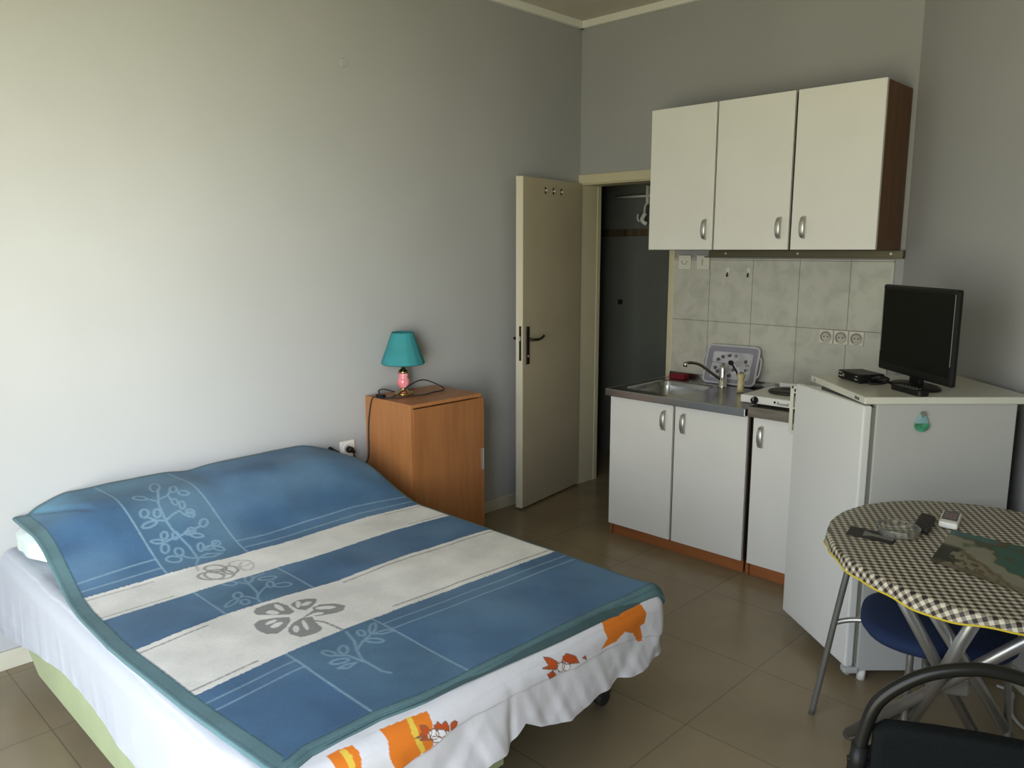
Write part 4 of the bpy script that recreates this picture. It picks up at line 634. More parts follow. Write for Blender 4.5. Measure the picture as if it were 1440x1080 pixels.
# upper printed layer lies on the plain under-sheet: a small step along its edge
fy = [a for a, _ in PAT['fold']][::-1]; fu = [b for _, b in PAT['fold']][::-1]
fl = np.interp(per[:, 1], fy, fu)[:, None]+.004*vnoise(cy, cy*0, 33, 25)
step = np.where(isF | (per[:, 2:3] > .5), (1-sst((Sg-fl)/.006))*.005, 0)
off = off+step
Z = Z+np.where(Sg <= 0, .0015*vnoise(cx*2, cy*2, 4, 8), 0)+step*.6*(Sg < .05)
# raised seam line on the left of the bed
stepL = np.where(isL, .004*(1-sst((Sg-.028-.006*vnoise(cx, cx*0, 5, 12))/.006)), 0); Z = Z+stepL; 
X_ = cx+dx*off; Y_ = cy+dy*off
X_ = np.maximum(X_, XL+.008)
P = np.stack([X_, Y_, Z], -1)
WHT = np.array((.67, .67, .72)); colr = np.ones(P.shape)*WHT; wl_ = (sst((-1.44-cx)/.25)*isL+0*Sg)[..., None]; colr = colr*(1-wl_)+np.array((.41, .43, .475))*wl_  # plain under-sheet at left, darkened in colour to offset the window light
fsel = (isF & (Sg > -.06)) | ((per[:, 2:3] > .3) & (Sg > -.06))
yy = cy+dy*off*.9+0*Sg; uu = Sg
def paint(polys, c, soft=False):
    for pl in polys:
        m_ = inpoly(yy, uu, pl) & fsel; colr[m_] = c
paint(PAT['org'], rgb('#d9771f')); paint(PAT['yel'], rgb('#dcbd4a')); paint(PAT['dor'], rgb('#b94d18')); paint(PAT['wht'], (.82, .80, .84))
dl_ = dist_lines(yy, uu, PAT['ol']+[p+[p[0]] for p in PAT['dor']], .01); colr[(dl_ < .0013) & fsel] = rgb('#7a5a48')
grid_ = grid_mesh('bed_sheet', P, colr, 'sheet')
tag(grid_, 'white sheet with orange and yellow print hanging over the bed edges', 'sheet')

# pillows under the spread
def pillow(c, size, label, rz=0):
    b = bmesh.new(); bmesh.ops.create_cube(b, size=2); bmesh.ops.subdivide_edges(b, edges=b.edges, cuts=14, use_grid_fill=True)
    for v in b.verts:
        x, y, z = v.co; ex = max(abs(x), abs(y)); e = 1-.96*max(abs(x)**4, abs(y)**4, (x*x+y*y)/2*.9) if True else 1
        k = (max(0, 1-x**6)*max(0, 1-y**6))**.5
        zz = z*(.42+.58*k); q_ = 1-.13*x*x*y*y; x *= q_; y *= q_
        v.co = Vector((x*size[0]*(1-.05*(1-abs(y))**1), y*size[1]*(1-.05*(1-abs(x))), zz*size[2]+.003*math.sin(9*x+5*y)))
    b.transform(Matrix.Translation(c) @ Matrix.Rotation(rz, 4, 'Z')); mb = MB(); mb._merge(b, smooth=True)
    return tag(mb.build('pillow', 'pillow'), label, 'pillow', 'pillows at the head of the bed')
pillow((-3.195, 1.058, .537), (.165, .345, .058), 'white pillow poking out at the left end of the blue spread')
pillow((-3.195, 1.79, .540), (.165, .335, .060), 'pillow under the blue spread beside the wooden bedside cabinet')

# blue fleece spread
NX, NY = 610, 455
U = np.linspace(0, 1, NX)[:, None]; V_ = np.linspace(0, 1, NY)[None, :]
def yl(x): return np.interp(x, [-3.38, -3.158, -2.99, -2.80, -2.57, -2.3, -1.83, -1.49, -1.4], [.752, .75, .747, .736, .716, .708, .726, .752, .765])
Y1 = 2.168
y0 = yl(-2.4)
xf = lambda y: np.interp(y, [.7, .80, .85, 1.04, 1.17, 1.34, 1.63, 1.88, 2.0, 2.17], [-1.44, -1.44, -1.456, -1.457, -1.436, -1.43, -1.424, -1.418, -1.405, -1.388])
YY = .73+(Y1-.73)*V_+0*U; XX = XL+.012+(xf(YY)-(XL+.012))*U
YL = yl(XX); YY = YL+(Y1-YL)*V_; XX = XL+.012+(xf(YY)-(XL+.012))*U
bump_ = sst((-2.65-XX)/.5)
yfall = .64+.36*sst((YY-.74)/.22); yfall = yfall*(.60+.40*sst((2.26-YY)/.30))
ZZ = .486+.172*bump_*yfall
ZZ += .004*vnoise(XX, YY, 12, 5)+.003*vnoise(XX, YY, 14, 11)+.006*vnoise(XX, YY, 2, 7)*bump_
ZZ -= .012*bump_*np.exp(-((YY-1.43)/.07)**2)
ZZ += .010*np.exp(-(((XX+1.40)/.06)**2+((YY-2.13)/.07)**2))
# soft wrinkle at the head-left corner
ZZ -= .010*np.exp(-(((YY-.86)-(XX+3.25)*.5)/.02)**2)*sst((-3.05-XX)/.1)
# follow the rounded mattress edge at the foot
ov = np.clip(XX-(SX1_-RR), 0, RR*.98); ZZ -= (RR-np.sqrt(np.maximum(RR*RR-ov*ov, 0)))
ZZ -= .006*sst((XX-(xf(YY)-.02))/.02)
# near the right side the cloth rolls down a little
ov = np.clip(YY-(SY1_-.05), 0, .05); ZZ -= (.05-np.sqrt(np.maximum(.0025-ov*ov, 0)))*.5
nz = vnoise(XX, YY, 40, 260)
c_ = np.ones(XX.shape+(3,)); BL = np.array((.054, .124, .232)); BL2 = np.array((.098, .188, .300)); WH = np.array((.74, .72, .68)); LN = np.array((.22, .34, .44)); GR = np.array((.26, .26, .25)); TE = np.array((.105, .190, .210)); TEd = np.array((.035, .09, .12))
mixn = sst(vnoise(XX, YY, 41, 6)+.5)[..., None]; c_ = BL*(1-mixn)+BL2*mixn
pnl = ((YY > 1.04) & (YY < 1.335))[..., None]; c_ = np.where(pnl, c_*.92+np.array((.012, .018, .008)), c_)
tealw = (sst((-3.05-XX)/.3)*sst((1.5-YY)/.6))[..., None]; c_ = c_*(1-.45*tealw)+np.array((.12, .27, .33))*.45*tealw  # paler teal at the head-left: lighting and nap sheen put into the colour
wob = .0025*vnoise(XX, YY, 50, 180)+.012*np.sin((YY-.71)/1.45*PI)*0
xs1 = np.interp(YY, [.71, 1.05, 1.46, 1.88, 2.17], [-2.680, -2.686, -2.662, -2.680, -2.655]); xs1b = xs1+.208
xs2 = np.interp(YY, [.71, 1.02, 1.43, 1.75, 2.17], [-2.213, -2.250, -2.215, -2.228, -2.200]); xs2b = np.interp(YY, [.71, 1.0, 1.26, 1.7, 2.17], [-1.861, -1.893, -1.898, -1.880, -1.852])
def band(a, b, col): 
    m_ = (XX+wob > a) & (XX+wob < b); c_[m_] = col
band(xs1, xs1b, WH); band(xs2, xs2b, WH)
def line(d, w_, col, cond=True, al=1.0):
    a = (np.clip(1-(d-w_*.5)/(w_*.7), 0, 1)*al*np.where(cond, 1, 0)*(1-.35*(nz > .15)))[..., None]; c_[:] = c_*(1-a)+np.array(col)*a
outside = (YY < .985) | (YY > 1.42)
for a in (xs1+.024, xs1b-.022): line(abs(XX-a), .0040, (.36, .35, .31), (YY < .985) | (YY > 1.95), .9)
for a in (xs2+.026, xs2b-.026): line(abs(XX-a), .0044, (.30, .29, .27), (YY < .97) | (YY > 1.43), 1)
blue = ~(((XX > xs1) & (XX < xs1b)) | ((XX > xs2) & (XX < xs2b)))
for a in (1.04, 1.335): line(abs(YY-a), .0042, LN, blue & (XX < -1.44), .95)
for k, (a, b_) in enumerate(((xs1-.092, xs1-.042), (xs2b+.055, xs2b+.100))):
    for q in (a, b_): line(abs(XX-q), .0042, LN, (YY < 1.04) | (YY > 1.335), .9)
D1 = dist_lines(XX, YY, PAT['light']); line(D1, .0052, (.20, .32, .42), blue, .9)
D2 = dist_lines(XX, YY, PAT['grey']); line(D2, .005, GR, ~blue, 1)
for pl in PAT['fills']: c_[inpoly(XX, YY, pl)] = GR
for pl in PAT['holes']: c_[inpoly(XX, YY, pl)] = WH*.95
D3 = dist_lines(XX, YY, PAT['sf']); line(D3, .006, GR*1.1, ~blue, 1)
D4 = dist_lines(XX, YY, PAT['sf2']); line(D4, .005, (.42, .41, .38), ~blue, .8)
# bound edge
de = np.minimum(YY-YL, xf(YY)-XX); dr = Y1-YY; dh = XX-XL-.012
bw = np.where(YY-YL < xf(YY)-XX, .043, .030)
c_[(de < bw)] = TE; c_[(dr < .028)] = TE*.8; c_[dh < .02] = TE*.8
line(abs(de-bw), .0022, TEd); line(abs(de-.010), .0020, TEd*1.2, True, .6)
c_ *= (1+.10*nz)[..., None]
# turned-down rim so the cloth has thickness
P = np.stack([XX, YY, ZZ], -1)
def drop_ring(P, c, side, d, inn=.002):
    Q = P.copy()
    return Q
Pf = P[-1:, :, :].copy(); Pf2 = Pf.copy(); Pf[..., 2] -= .006; Pf[..., 0] += .004; Pf2[..., 2] -= .014; Pf2[..., 0] += .001; Pf3 = Pf2.copy(); Pf3[..., 0] -= .03
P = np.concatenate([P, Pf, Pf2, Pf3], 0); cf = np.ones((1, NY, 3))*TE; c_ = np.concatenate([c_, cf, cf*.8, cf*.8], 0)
for sgn, idx in ((-1, 0), (1, -1)):
    A = P[:, idx:idx+1 if idx == 0 else None, :].copy(); B = A.copy(); A[..., 2] -= .006; A[..., 1] += sgn*.004; B[..., 2] -= .012; B[..., 1] += sgn*.001; C3 = B.copy(); C3[..., 1] -= sgn*.03
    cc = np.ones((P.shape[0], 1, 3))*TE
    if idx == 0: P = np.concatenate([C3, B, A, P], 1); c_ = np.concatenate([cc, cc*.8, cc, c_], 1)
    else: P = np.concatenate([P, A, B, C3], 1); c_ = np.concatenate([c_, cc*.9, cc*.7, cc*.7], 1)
sp_ = grid_mesh('bedspread', P, c_, 'spread')
tag(sp_, 'blue fleece bedspread with two cream stripes and embroidered grey flowers', 'bedspread')
# folded-under second layer at the foot
ys = np.linspace(.80, 2.10, 300); t5 = np.linspace(0, 1, 7)
Q = np.zeros((300, 7, 3)); 
for k, t_ in enumerate(t5):
    Q[:, k, 0] = xf(ys)-.05+t_*(.050+.020*sst((ys-1.1)/.6)*sst((2.11-ys)/.12)); Q[:, k, 1] = ys
    o_ = np.clip(Q[:, k, 0]-(SX1_-RR), 0, RR*.98); Q[:, k, 2] = .4725+.0015-(RR-np.sqrt(RR*RR-o_*o_))+.003*(1-t_)+.006
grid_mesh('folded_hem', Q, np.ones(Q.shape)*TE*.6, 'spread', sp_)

# ------------------------------------------------------------------ bedside cabinet, lamp, socket
bc = thing('bedside_cabinet', 'beech bedside cabinet with one door between the bed and the open door', 'cabinet', (-3.17, 2.585, 0))
BCX0, BCX1, BCY0, BCY1, BCZ = XL+.008, -3.005, 2.385, 2.86, .852
mb = MB().box((BCX0, BCY0, 0), (BCX1-.002, BCY0+.018, BCZ-.018), .001).box((BCX0, BCY1-.018, 0), (BCX1-.002, BCY1, BCZ-.018), .001).box((BCX0, BCY0, BCZ-.018), (BCX1, BCY1, BCZ), .001)
mb.box((BCX0, BCY0+.018, .06), (BCX1-.02, BCY1-.018, .078)).box((BCX0, BCY0+.018, .078), (BCX0+.005, BCY1-.018, BCZ-.018)).box((BCX1-.03, BCY0+.018, 0), (BCX1-.012, BCY1-.018, .06))
mb.build('body', 'beech', bc)
dr_ = MB().box((BCX1-.001, BCY0+.006, .045), (BCX1+.016, BCY1+.004, BCZ-.022), .001).build('door', mat('beech_door', '#9d673a', .42, c2='#8f5c32', vscale=5, stretch=(6, 6, .5)), bc)
MB().box((BCX1+.016, BCY1-.020, .44), (BCX1+.034, BCY1-.012, .56), .002).build('handle', 'alu', dr_)

LX, LY = -3.283, 2.56
lp = thing('table_lamp', 'small table lamp with teal shade and pink ball base', 'lamp', (LX, LY, BCZ))
c0 = (LX, LY, BCZ)
MB().lathe([(.030, .001), (.054, .001), (.056, .006), (.046, .012), (.024, .018), (.016, .026), (.018, .030)], c0).build('base', 'brass', lp)
MB().lathe([(.014, .030), (.026, .040), (.033, .055), (.035, .066), (.031, .080), (.024, .090), (.026, .098), (.028, .106), (.022, .112), (.012, .116)], c0).build('pink_ball', 'pink', lp)
MB().lathe([(.014, .110), (.028, .113), (.027, .122), (.018, .130), (.010, .136), (.008, .165), (.013, .168), (.013, .20), (.008, .205)], c0).build('neck', 'brass', lp)
b = bmesh.new(); n = 56; rings = []
for (r_, z_) in ((.110, .160), (.114, .165), (.104, .195), (.088, .235), (.071, .285), (.058, .322), (.055, .328), (.0535, .326), (.057, .318), (.102, .195), (.109, .162)):
    rings.append([b.verts.new((LX+r_*(1+.012*math.cos(14*2*PI*k/n))*math.cos(2*PI*k/n), LY+r_*(1+.012*math.cos(14*2*PI*k/n))*math.sin(2*PI*k/n), BCZ+z_)) for k in range(n)])
for A, B in zip(rings, rings[1:]+rings[:1]):
    for k in range(n): b.faces.new((A[k], A[(k+1) % n], B[(k+1) % n], B[k]))
bmesh.ops.recalc_face_normals(b, faces=b.faces)
mb = MB(); mb._merge(b, smooth=True); mb.build('lamp_shade', 'teal', lp)
mb = MB()
for k in range(3): mb.cyl((LX, LY, BCZ+.20), (LX+.055*math.cos(k*2.09), LY+.055*math.sin(k*2.09), BCZ+.318), .0015, n=6)
mb.ball((LX, LY, BCZ+.225), (.022, .022, .028)).build('bulb', 'white_pl', lp)
T_ = BCZ+.005
MB().tube([(LX-.01, LY-.05, T_+.01), (LX-.045, LY-.09, T_+.025), (-3.345, 2.445, T_+.02), (-3.315, 2.43, T_+.004), (-3.26, 2.40, T_)], .0035, n=8).build('cord', 'black_soft', lp)
MB().tube([(-3.27, 2.405, T_), (-3.23, 2.39, T_+.0), (-3.21, 2.46, T_+.01), (-3.235, 2.56, T_+.045), (-3.26, 2.67, T_+.06), (-3.25, 2.755, T_+.03), (-3.20, 2.77, T_+.003), (-3.19, 2.68, T_), (-3.16, 2.62, T_+.002), (-3.18, 2.53, T_), (-3.20, 2.44, T_), (-3.26, 2.385, T_), (-3.30, 2.377, T_-.001), (-3.322, 2.376, .82), (-3.345, 2.375, .72), (-3.35, 2.375, .62), (-3.355, 2.377, .55), (-3.36, 2.365, .505), (-3.362, 2.325, .49), (-3.362, 2.305, .52), (-3.36, 2.283, .57), (-3.358, 2.278, .578)], .0033, n=8).build('cord', 'black_soft', lp)
MB().box((-3.295, 2.385, T_-.003), (-3.24, 2.415, T_+.016), .006).build('cord_switch', 'black', lp)
MB().cyl((-3.377, 2.268, .588), (-3.345, 2.268, .588), .019, .014, bev=.003).tube([(-3.352, 2.268, .588), (-3.34, 2.275, .583), (-3.352, 2.283, .57)], .006, n=8).build('plug', 'black', lp)

so = thing('power_socket', 'square white power socket on the left wall above the bed corner', 'socket', (XL, 2.265, .555))
MB().box((XL-.001, 2.223, .548), (XL+.010, 2.308, .632), .003).build('plate', 'white_pl', so)
MB().lathe([(.031, 0), (.031, .003), (.024, .003), (.022, .001), (.001, .001)], X=frame((XL+.010, 2.266, .59), (0, 1, 0), (0, 0, 1))).build('well', 'white_pl', so)
lo = thing('loose_plug', 'loose black plug and lead lying on the spread by the wall socket', 'plug', (XL+.03, 2.16, .60))
MB().cyl((XL+.035, 2.140, .617), (XL+.035, 2.160, .610), .011, .007).build('plug_body', 'black', lo)
MB().tube([(XL+.035, 2.16, .61), (XL+.033, 2.19, .592), (XL+.03, 2.22, .55), (XL+.03, 2.235, .48)], .003, n=6).build('lead', 'black_soft', lo)

# ------------------------------------------------------------------ fridge
FA = Vector((-1.02, 2.84, 0)); e1 = Vector((-.70, .714, 0)).normalized(); e2 = Vector((e1.y, -e1.x, 0))
FX = frame(FA, e2, -e1*-1)   # x = depth to the back-right, y = along the front away from the camera
FH = 1.09
fg = thing('fridge', 'white waist-high fridge with its door slightly open', 'fridge', tuple(FA+e1*.25+e2*.28))
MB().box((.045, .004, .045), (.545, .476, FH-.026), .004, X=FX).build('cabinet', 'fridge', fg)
MB().box((-.004, -.006, FH-.026), (.60, .500, FH), .004, X=FX).build('lid', 'fridge_lid', fg)
MB().box((.03, .012, .07), (.046, .470, FH-.04), .002, X=FX).build('gasket', 'gasket', fg)
MB().box((.545, .03, .12), (.572, .45, FH-.06), .004, X=FX).build('condenser', 'dark', fg)
mb = MB()
for k in range(14): mb.tube([(.578, .05, .18+k*.055), (.578, .43, .18+k*.055)], .003, n=6, X=FX, smoothpath=False)
mb.build('coil', 'black_soft', fg)
dd = math.radians(8); DXm = FX @ Matrix.Translation((.004, .0, 0)) @ Matrix.Rotation(dd, 4, 'Z')
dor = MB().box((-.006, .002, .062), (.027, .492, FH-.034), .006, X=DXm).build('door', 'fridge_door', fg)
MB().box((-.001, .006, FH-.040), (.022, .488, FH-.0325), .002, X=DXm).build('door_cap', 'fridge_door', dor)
MB().box((-.006, -.002, .036), (.05, .035, .060), .006, X=FX).cyl((.014, .012, .028), (.014, .012, .064), .008, X=FX).build('hinge_bracket', 'fridge', fg)
for (x, y) in ((.075, .03), (.075, .45), (.50, .03), (.50, .45)): MB().cyl((x, y, 0), (x, y, .046), .016, n=16, X=FX).build('foot', 'white_pl', fg)
text_mb('ideal', .020, FX @ frame((-.0045, .058, FH-.013), (0, -1, 0), (0, 0, 1))).build('badge', 'print_grey', fg)
text_mb('A', .016, FX @ frame((-.0045, .455, FH-.013), (0, -1, 0), (0, 0, 1))).build('badge', 'print_grey', fg)

af = thing('air_freshener', 'green and pale blue teardrop gel air freshener stuck on the fridge side', 'air freshener', tuple(FA+e2*.205+Vector((0, 0, .965))))
XS = frame(FA+e1*.003+e2*.205+Vector((0, 0, 1.0)), e2, (0, 0, 1))   # z = e2 x up -> outwards
if XS.col[2].to_3d().dot(-e1) < 0: XS = XS @ Matrix.Scale(-1, 4, (0, 0, 1))
def tear(h0, h1, s_=1.0):
    out = []
    for i in range(15):
        h_ = h0+(h1-h0)*i/14; f = (h_+.035)/.075
        out.append((.024*s_*math.sin(PI*min(1, max(0, f))**.62)**.8 if 0 < f < 1 else 0.0005, h_))
    return [(w_, y) for w_, y in out]+[(-w_, y) for w_, y in out[::-1]]
MB().prism(tear(-.034, .038), .001, .009, X=XS, bev=.001).build('pale_part', 'fresh_b', af)
MB().prism(tear(-.034, -.004, 1.03), .0015, .0115, X=XS, bev=.001).build('green_part', 'fresh_g', af)
MB().cyl((.0, .031, .006), (.0, .031, .016), .008, n=14, X=XS).box((-.003, .018, .008), (.003, .03, .012), .001, X=XS).build('suction_cup', 'gasket', af)

# television: screen faces left, parallel to the fridge front
TVc = FA+e2*.235; 
NB = Vector((-.797, 3.000, 0)); FBp = Vector((-1.160, 3.335, 0)); tvx = (FBp-NB).normalized(); tvn = Vector((-tvx.y, tvx.x, 0))   # normal
if tvn.dot(Vector((-1, -1, 0))) < 0: tvn = -tvn
TW = (FBp-NB).length; TX = frame(NB, tvx, (0, 0, 1))
zsg = 1 if TX.col[2].to_3d().dot(tvn) > 0 else -1
tv = thing('television', 'small black flat television with stand on top of the fridge', 'television', tuple(NB+tvx*TW/2-tvn*.02+Vector((0, 0, FH))))
def tb(mb, x0, y0, d0, x1, y1, d1, bev=.003): mb.box((x0, y0, zsg*d0), (x1, y1, zsg*d1), bev, X=TX); return mb
mb = MB(); tb(mb, 0, 1.128, -.022, TW, 1.467, 0, .008); tb(mb, .06, 1.17, -.046, TW-.06, 1.42, -.02, .012); mb.build('housing', 'black', tv)
mb = MB(); tb(mb, .016, 1.160, -.004, TW-.016, 1.449, .0015, .0005); mb.build('screen', 'black_gloss', tv)
tb(MB(), .010, 1.20, .000, .013, 1.45, .002, .0005).build('bezel_trim', 'gasket', tv); tb(MB(), TW-.013, 1.20, 0, TW-.010, 1.45, .002, .0005).build('bezel_trim', 'gasket', tv)
mb = MB(); tb(mb, TW/2-.035, FH+.012, -.034, TW/2+.035, 1.19, -.014, .004); mb.build('neck', 'black', tv)
mb = MB(); mb.lathe([(.004, 0), (.098, 0), (.10, .004), (.092, .010), (.03, .014), (.004, .015)], n=40, X=Matrix.Translation(NB+tvx*TW/2-tvn*.02+Vector((0, 0, FH+.0005))) @ Matrix.Rotation(math.atan2(tvx.y, tvx.x), 4, 'Z') @ Matrix.Diagonal((1.25, .72, 1, 1))); mb.build('stand_base', 'black', tv)

# set-top box
s0 = Vector((-1.275, 3.190, FH)); s1 = Vector((-1.147, 3.172, FH)); sx = (s1-s0).normalized(); SXm = frame(s0, sx, Vector((-sx.y, sx.x, 0)))
s0b = Vector((-1.262, 3.195, FH)); ang_ = math.radians(-38); sx = Vector((math.cos(ang_), math.sin(ang_), 0)); SXm = frame(s0b, sx, Vector((-sx.y, sx.x, 0)))
bx = thing('set_top_box', 'small black set-top box on the fridge left of the television', 'receiver', tuple(s0b))
MB().box((0, 0, .003), (.152, .105, .036), .003, X=SXm).build('case', 'black', bx)
MB().box((.004, -.001, .006), (.148, .001, .033), .0005, X=SXm).build('front_panel', 'black_gloss', bx)
mb = text_mb('DVB-T', .009, SXm @ frame((.020, -.0012, .028), (1, 0, 0), (0, 0, 1))); mb.build('lettering', 'print_light', bx)
for (a_, b_, c_2, d_) in ((.010, .030, .013, .017), (.122, .127, .012, .017), (.130, .134, .012, .016), (.137, .141, .012, .016), (.126, .14, .025, .028)):
    MB().box((a_, -.0015, c_2), (b_, -.0005, d_), 0, X=SXm).build('button', 'print_light', bx)
MB().cyl((.040, -.0015, .019), (.040, .0005, .019), .007, X=SXm).build('sensor', 'gasket', bx)
for (x, y) in ((.012, .012), (.14, .012), (.012, .09), (.14, .09)): MB().cyl((x, y, .0003), (x, y, .004), .006, n=10, X=SXm).build('foot', 'black_soft', bx)
MB().tube([(.145, .075, .018), (.175, .085, .018), (.175, .10, .012), (.172, .12, .006)], .006, n=8, X=SXm).tube([(.148, .055, .02), (.18, .06, .03), (.18, .085, .03), (.172, .11, .02)], .005, n=8, X=SXm).tube([(.15, .04, .012), (.178, .03, .006), (.183, .06, .005), (.172, .10, .005)], .004, n=8, X=SXm).build('cable', 'black_soft', bx)
# remotes on the fridge
def remote(p, q, wdt, h_, label, grp, mname, keys='gasket', rows=6):
    p, q = Vector(p), Vector(q); d = (q-p).normalized(); L = (q-p).length; X = frame(p, d, Vector((-d.y, d.x, 0)))
    t = thing('remote_control', label, 'remote control', tuple((p+q)/2), 0, grp)
    mb = MB(); mb.prism(rrect(0, -wdt/2, L, wdt/2, wdt*.28), .0005, h_, X=X, bev=.003); mb.build('case', mname, t)
    mb = MB()
    for i in range(rows):
        for j in (-1, 0, 1): mb.box((L*.15+i*L*.72/rows-.003, j*wdt*.27-.004, h_-.0005), (L*.15+i*L*.72/rows+.003, j*wdt*.27+.004, h_+.0012), .0008, X=X)
    mb.build('keypad', keys, t); return t, X, L
remote((-1.005, 3.085, FH), (-.872, 2.990, FH), .045, .020, 'black remote control near the front edge of the fridge top', None, 'black')

# ------------------------------------------------------------------ table
wdv = Vector((-.7166, .6975, 0)).normalized(); nv_ = Vector((.6975, .7166, 0)).normalized()
TC = Vector((-.4965, 2.5013, 0)); AW, AN = .489, .449; TZ = .75
def tpt(a, sc=1.0, grow=0.0, z=0): return TC+wdv*(AW*sc+grow)*math.cos(a)+nv_*(AN*sc+grow)*math.sin(a)+Vector((0, 0, z))
tbx = thing('folding_table', 'oval folding table with crossed grey tube legs beside the fridge', 'table', (TC.x, TC.y, 0))
mb = MB(); mb.prism([(tpt(2*PI*k/72, 1, -.004).x, tpt(2*PI*k/72, 1, -.004).y) for k in range(72)], TZ-.028, TZ-.004, bev=.003)
mb.build('tabletop', 'tube', tbx)
# rim on the far-left where the cloth rides up
LEG = [((-.624, 2.083, .722), (-.545, 2.74, .022)), ((-.539, 2.053, .722), (-.455, 2.80, .022)), ((-.400, 2.05, .722), (-.760, 2.62, .022)), ((-.29, 2.20, .722), (-.872, 2.50, .022))]
LEG[2] = ((-.445, 2.06, .722), (-.735, 2.60, .022))
for p, q in LEG: MB().tube([p, q], .0165, n=16, smoothpath=False).build('leg', 'tube_s', tbx)
HB = Vector((-.582, 2.42, .365))
MB().box((-.055, -.04, -.03), (.055, .04, .03), .008, X=Matrix.Translation(HB) @ Matrix.Rotation(.5, 4, 'Z')).cyl(tuple(HB+Vector((-.045, -.05, 0))), tuple(HB+Vector((-.045, .05, 0))), .007).build('hub', 'tube', tbx)
MB().tube([(-.872, 2.49, .018), (-.80, 2.80, .018), (-.765, 2.95, .018)], .017, n=14, smoothpath=False).build('foot_bar', 'tube', tbx)
MB().tube([(-.56, 2.72, .018), (-.42, 2.82, .018)], .017, n=14, smoothpath=False).build('foot_bar', 'tube', tbx)
# cloth
NA, NR = 320, 26
aa = np.linspace(0, 2*PI, NA+1); rows = []
flat = []
for k in range(NR):
    if k <= 12: s_ = k/12; g = 0; z = TZ+.0
    r_ = []; f_ = []
    for a in aa:
        if k <= 12: p = tpt(a, k/12*.985+.0005, 0, TZ+.0004); fp = p
        else:
            t_ = (k-12)/(NR-13); left = math.exp(-(((a % (2*PI))-5.75)/.30)**2)  # where the cloth is pulled back from the rim
            hang = .017+.006*math.sin(a*5)+.004*math.sin(a*11+1)+.010*math.exp(-(((a % (2*PI))-4.6)/.7)**2)
            g_ = .008*math.sin(min(1, t_*3)*PI/2); z_ = TZ-.008*(1-math.cos(min(1, t_*3)*PI/2))-max(0, t_-.3)/.7*hang
            g_ += .003*math.sin(a*26)*t_+.004*t_
            p = tpt(a, .985, g_, z_); fp = tpt(a, .985, g_*.2+(TZ-z_), z_)
        r_.append(p[:]); f_.append((fp.x, fp.y, 0))
    rows.append(r_); flat.append(f_)
Pc = np.array(rows); Fc = np.array(flat)
# rotate the check so it lines up with the table
ca, sa = math.cos(.55), math.sin(.55); Fr = np.stack([Fc[..., 0]*ca+Fc[..., 1]*sa, -Fc[..., 0]*sa+Fc[..., 1]*ca, 0*Fc[..., 0]], -1)
tcl = grid_mesh('tablecloth', Pc[:, ::-1], None, 'gingham', extra=Fr[:, ::-1])
tag(tcl, 'brown and cream gingham tablecloth with yellow edging on the oval table', 'tablecloth')
mb = MB(); mb.tube([tuple(p) for p in Pc[-1][:-1:2]], .0028, n=6, closed=True, smoothpath=False); mb.build('yellow_edging', 'yellow', tcl)

ZT_ = TZ+.0012
# photo card under the ashtray
ph = thing('photo_card', 'small dark photo card poking out from under the glass ashtray', 'card', (-.83, 2.40, ZT_))
cdx = (Vector((-.783, 2.351, 0))-Vector((-.869, 2.334, 0))); X = frame((-.872, 2.350, ZT_), (.86, .06, 0), (-.20, .98, 0))
MB().box((0, 0, 0), (.135, .088, .0012), .0003, X=X).build('card', mat('photo_dark', '#2c2a2a', .6, c2='#191716', vscale=30), ph)
MB().prism([(.045, .02), (.07, .035), (.13, .03), (.13, .06), (.07, .055), (.045, .07)], .0012, .0015, X=X).build('print', 'gasket', ph)
ag = tag(MB().lathe([(.002, .004), (.045, .004), (.050, .008), (.056, .026), (.060, .028), (.062, .026), (.057, .004), (.050, .0005), (.002, .0005)], (-.757, 2.455, ZT_+.001), n=48, cap=True).build('ashtray', 'glass'), 'round clear glass ashtray near the left edge of the gingham table', 'ashtray')
# black case + white remote
bk = thing('remote_control', 'black handset lying between the ashtray and the white handset', 'remote control', (-.72, 2.59, ZT_))
X = frame((-.742, 2.52, ZT_), (.055, -.020, 0), (.02, .15, 0))
X = frame((-.737, 2.517, ZT_), Vector((.99, -.14, 0)), Vector((-.14, .99, 0)))
MB().box((0, 0, .001), (.048, .145, .024), .008, X=X).build('case', 'black_soft', bk)
mb = MB()
for i in range(6):
    for j in range(3): mb.box((.010+j*.012, .02+i*.02, .0235), (.018+j*.012, .031+i*.02, .0255), .001, X=X)
mb.build('keypad', 'carcass', bk)
wr = thing('remote_control', 'white air-conditioner handset with a grey window on the gingham cloth', 'remote control', (-.68, 2.68, ZT_))
X = frame((-.692, 2.612, ZT_), Vector((.995, .02, 0)), Vector((-.17, .985, 0)))
MB().box((0, 0, .001), (.055, .135, .022), .007, X=X).build('case', 'white_pl', wr)
MB().box((.005, .028, .0215), (.050, .128, .0232), .001, X=X).build('button_panel', mat('panel_grey', '#5a5b58', .4, c2='#3f403e', vscale=60), wr)
mb = MB()
for i in range(3):
    for j in range(3): mb.box((.012+j*.012, .045+i*.022, .023), (.02+j*.012, .056+i*.022, .0245), .001, X=X)
mb.build('buttons', mat('button_pinkgrey', '#8a6f6a', .5), wr)
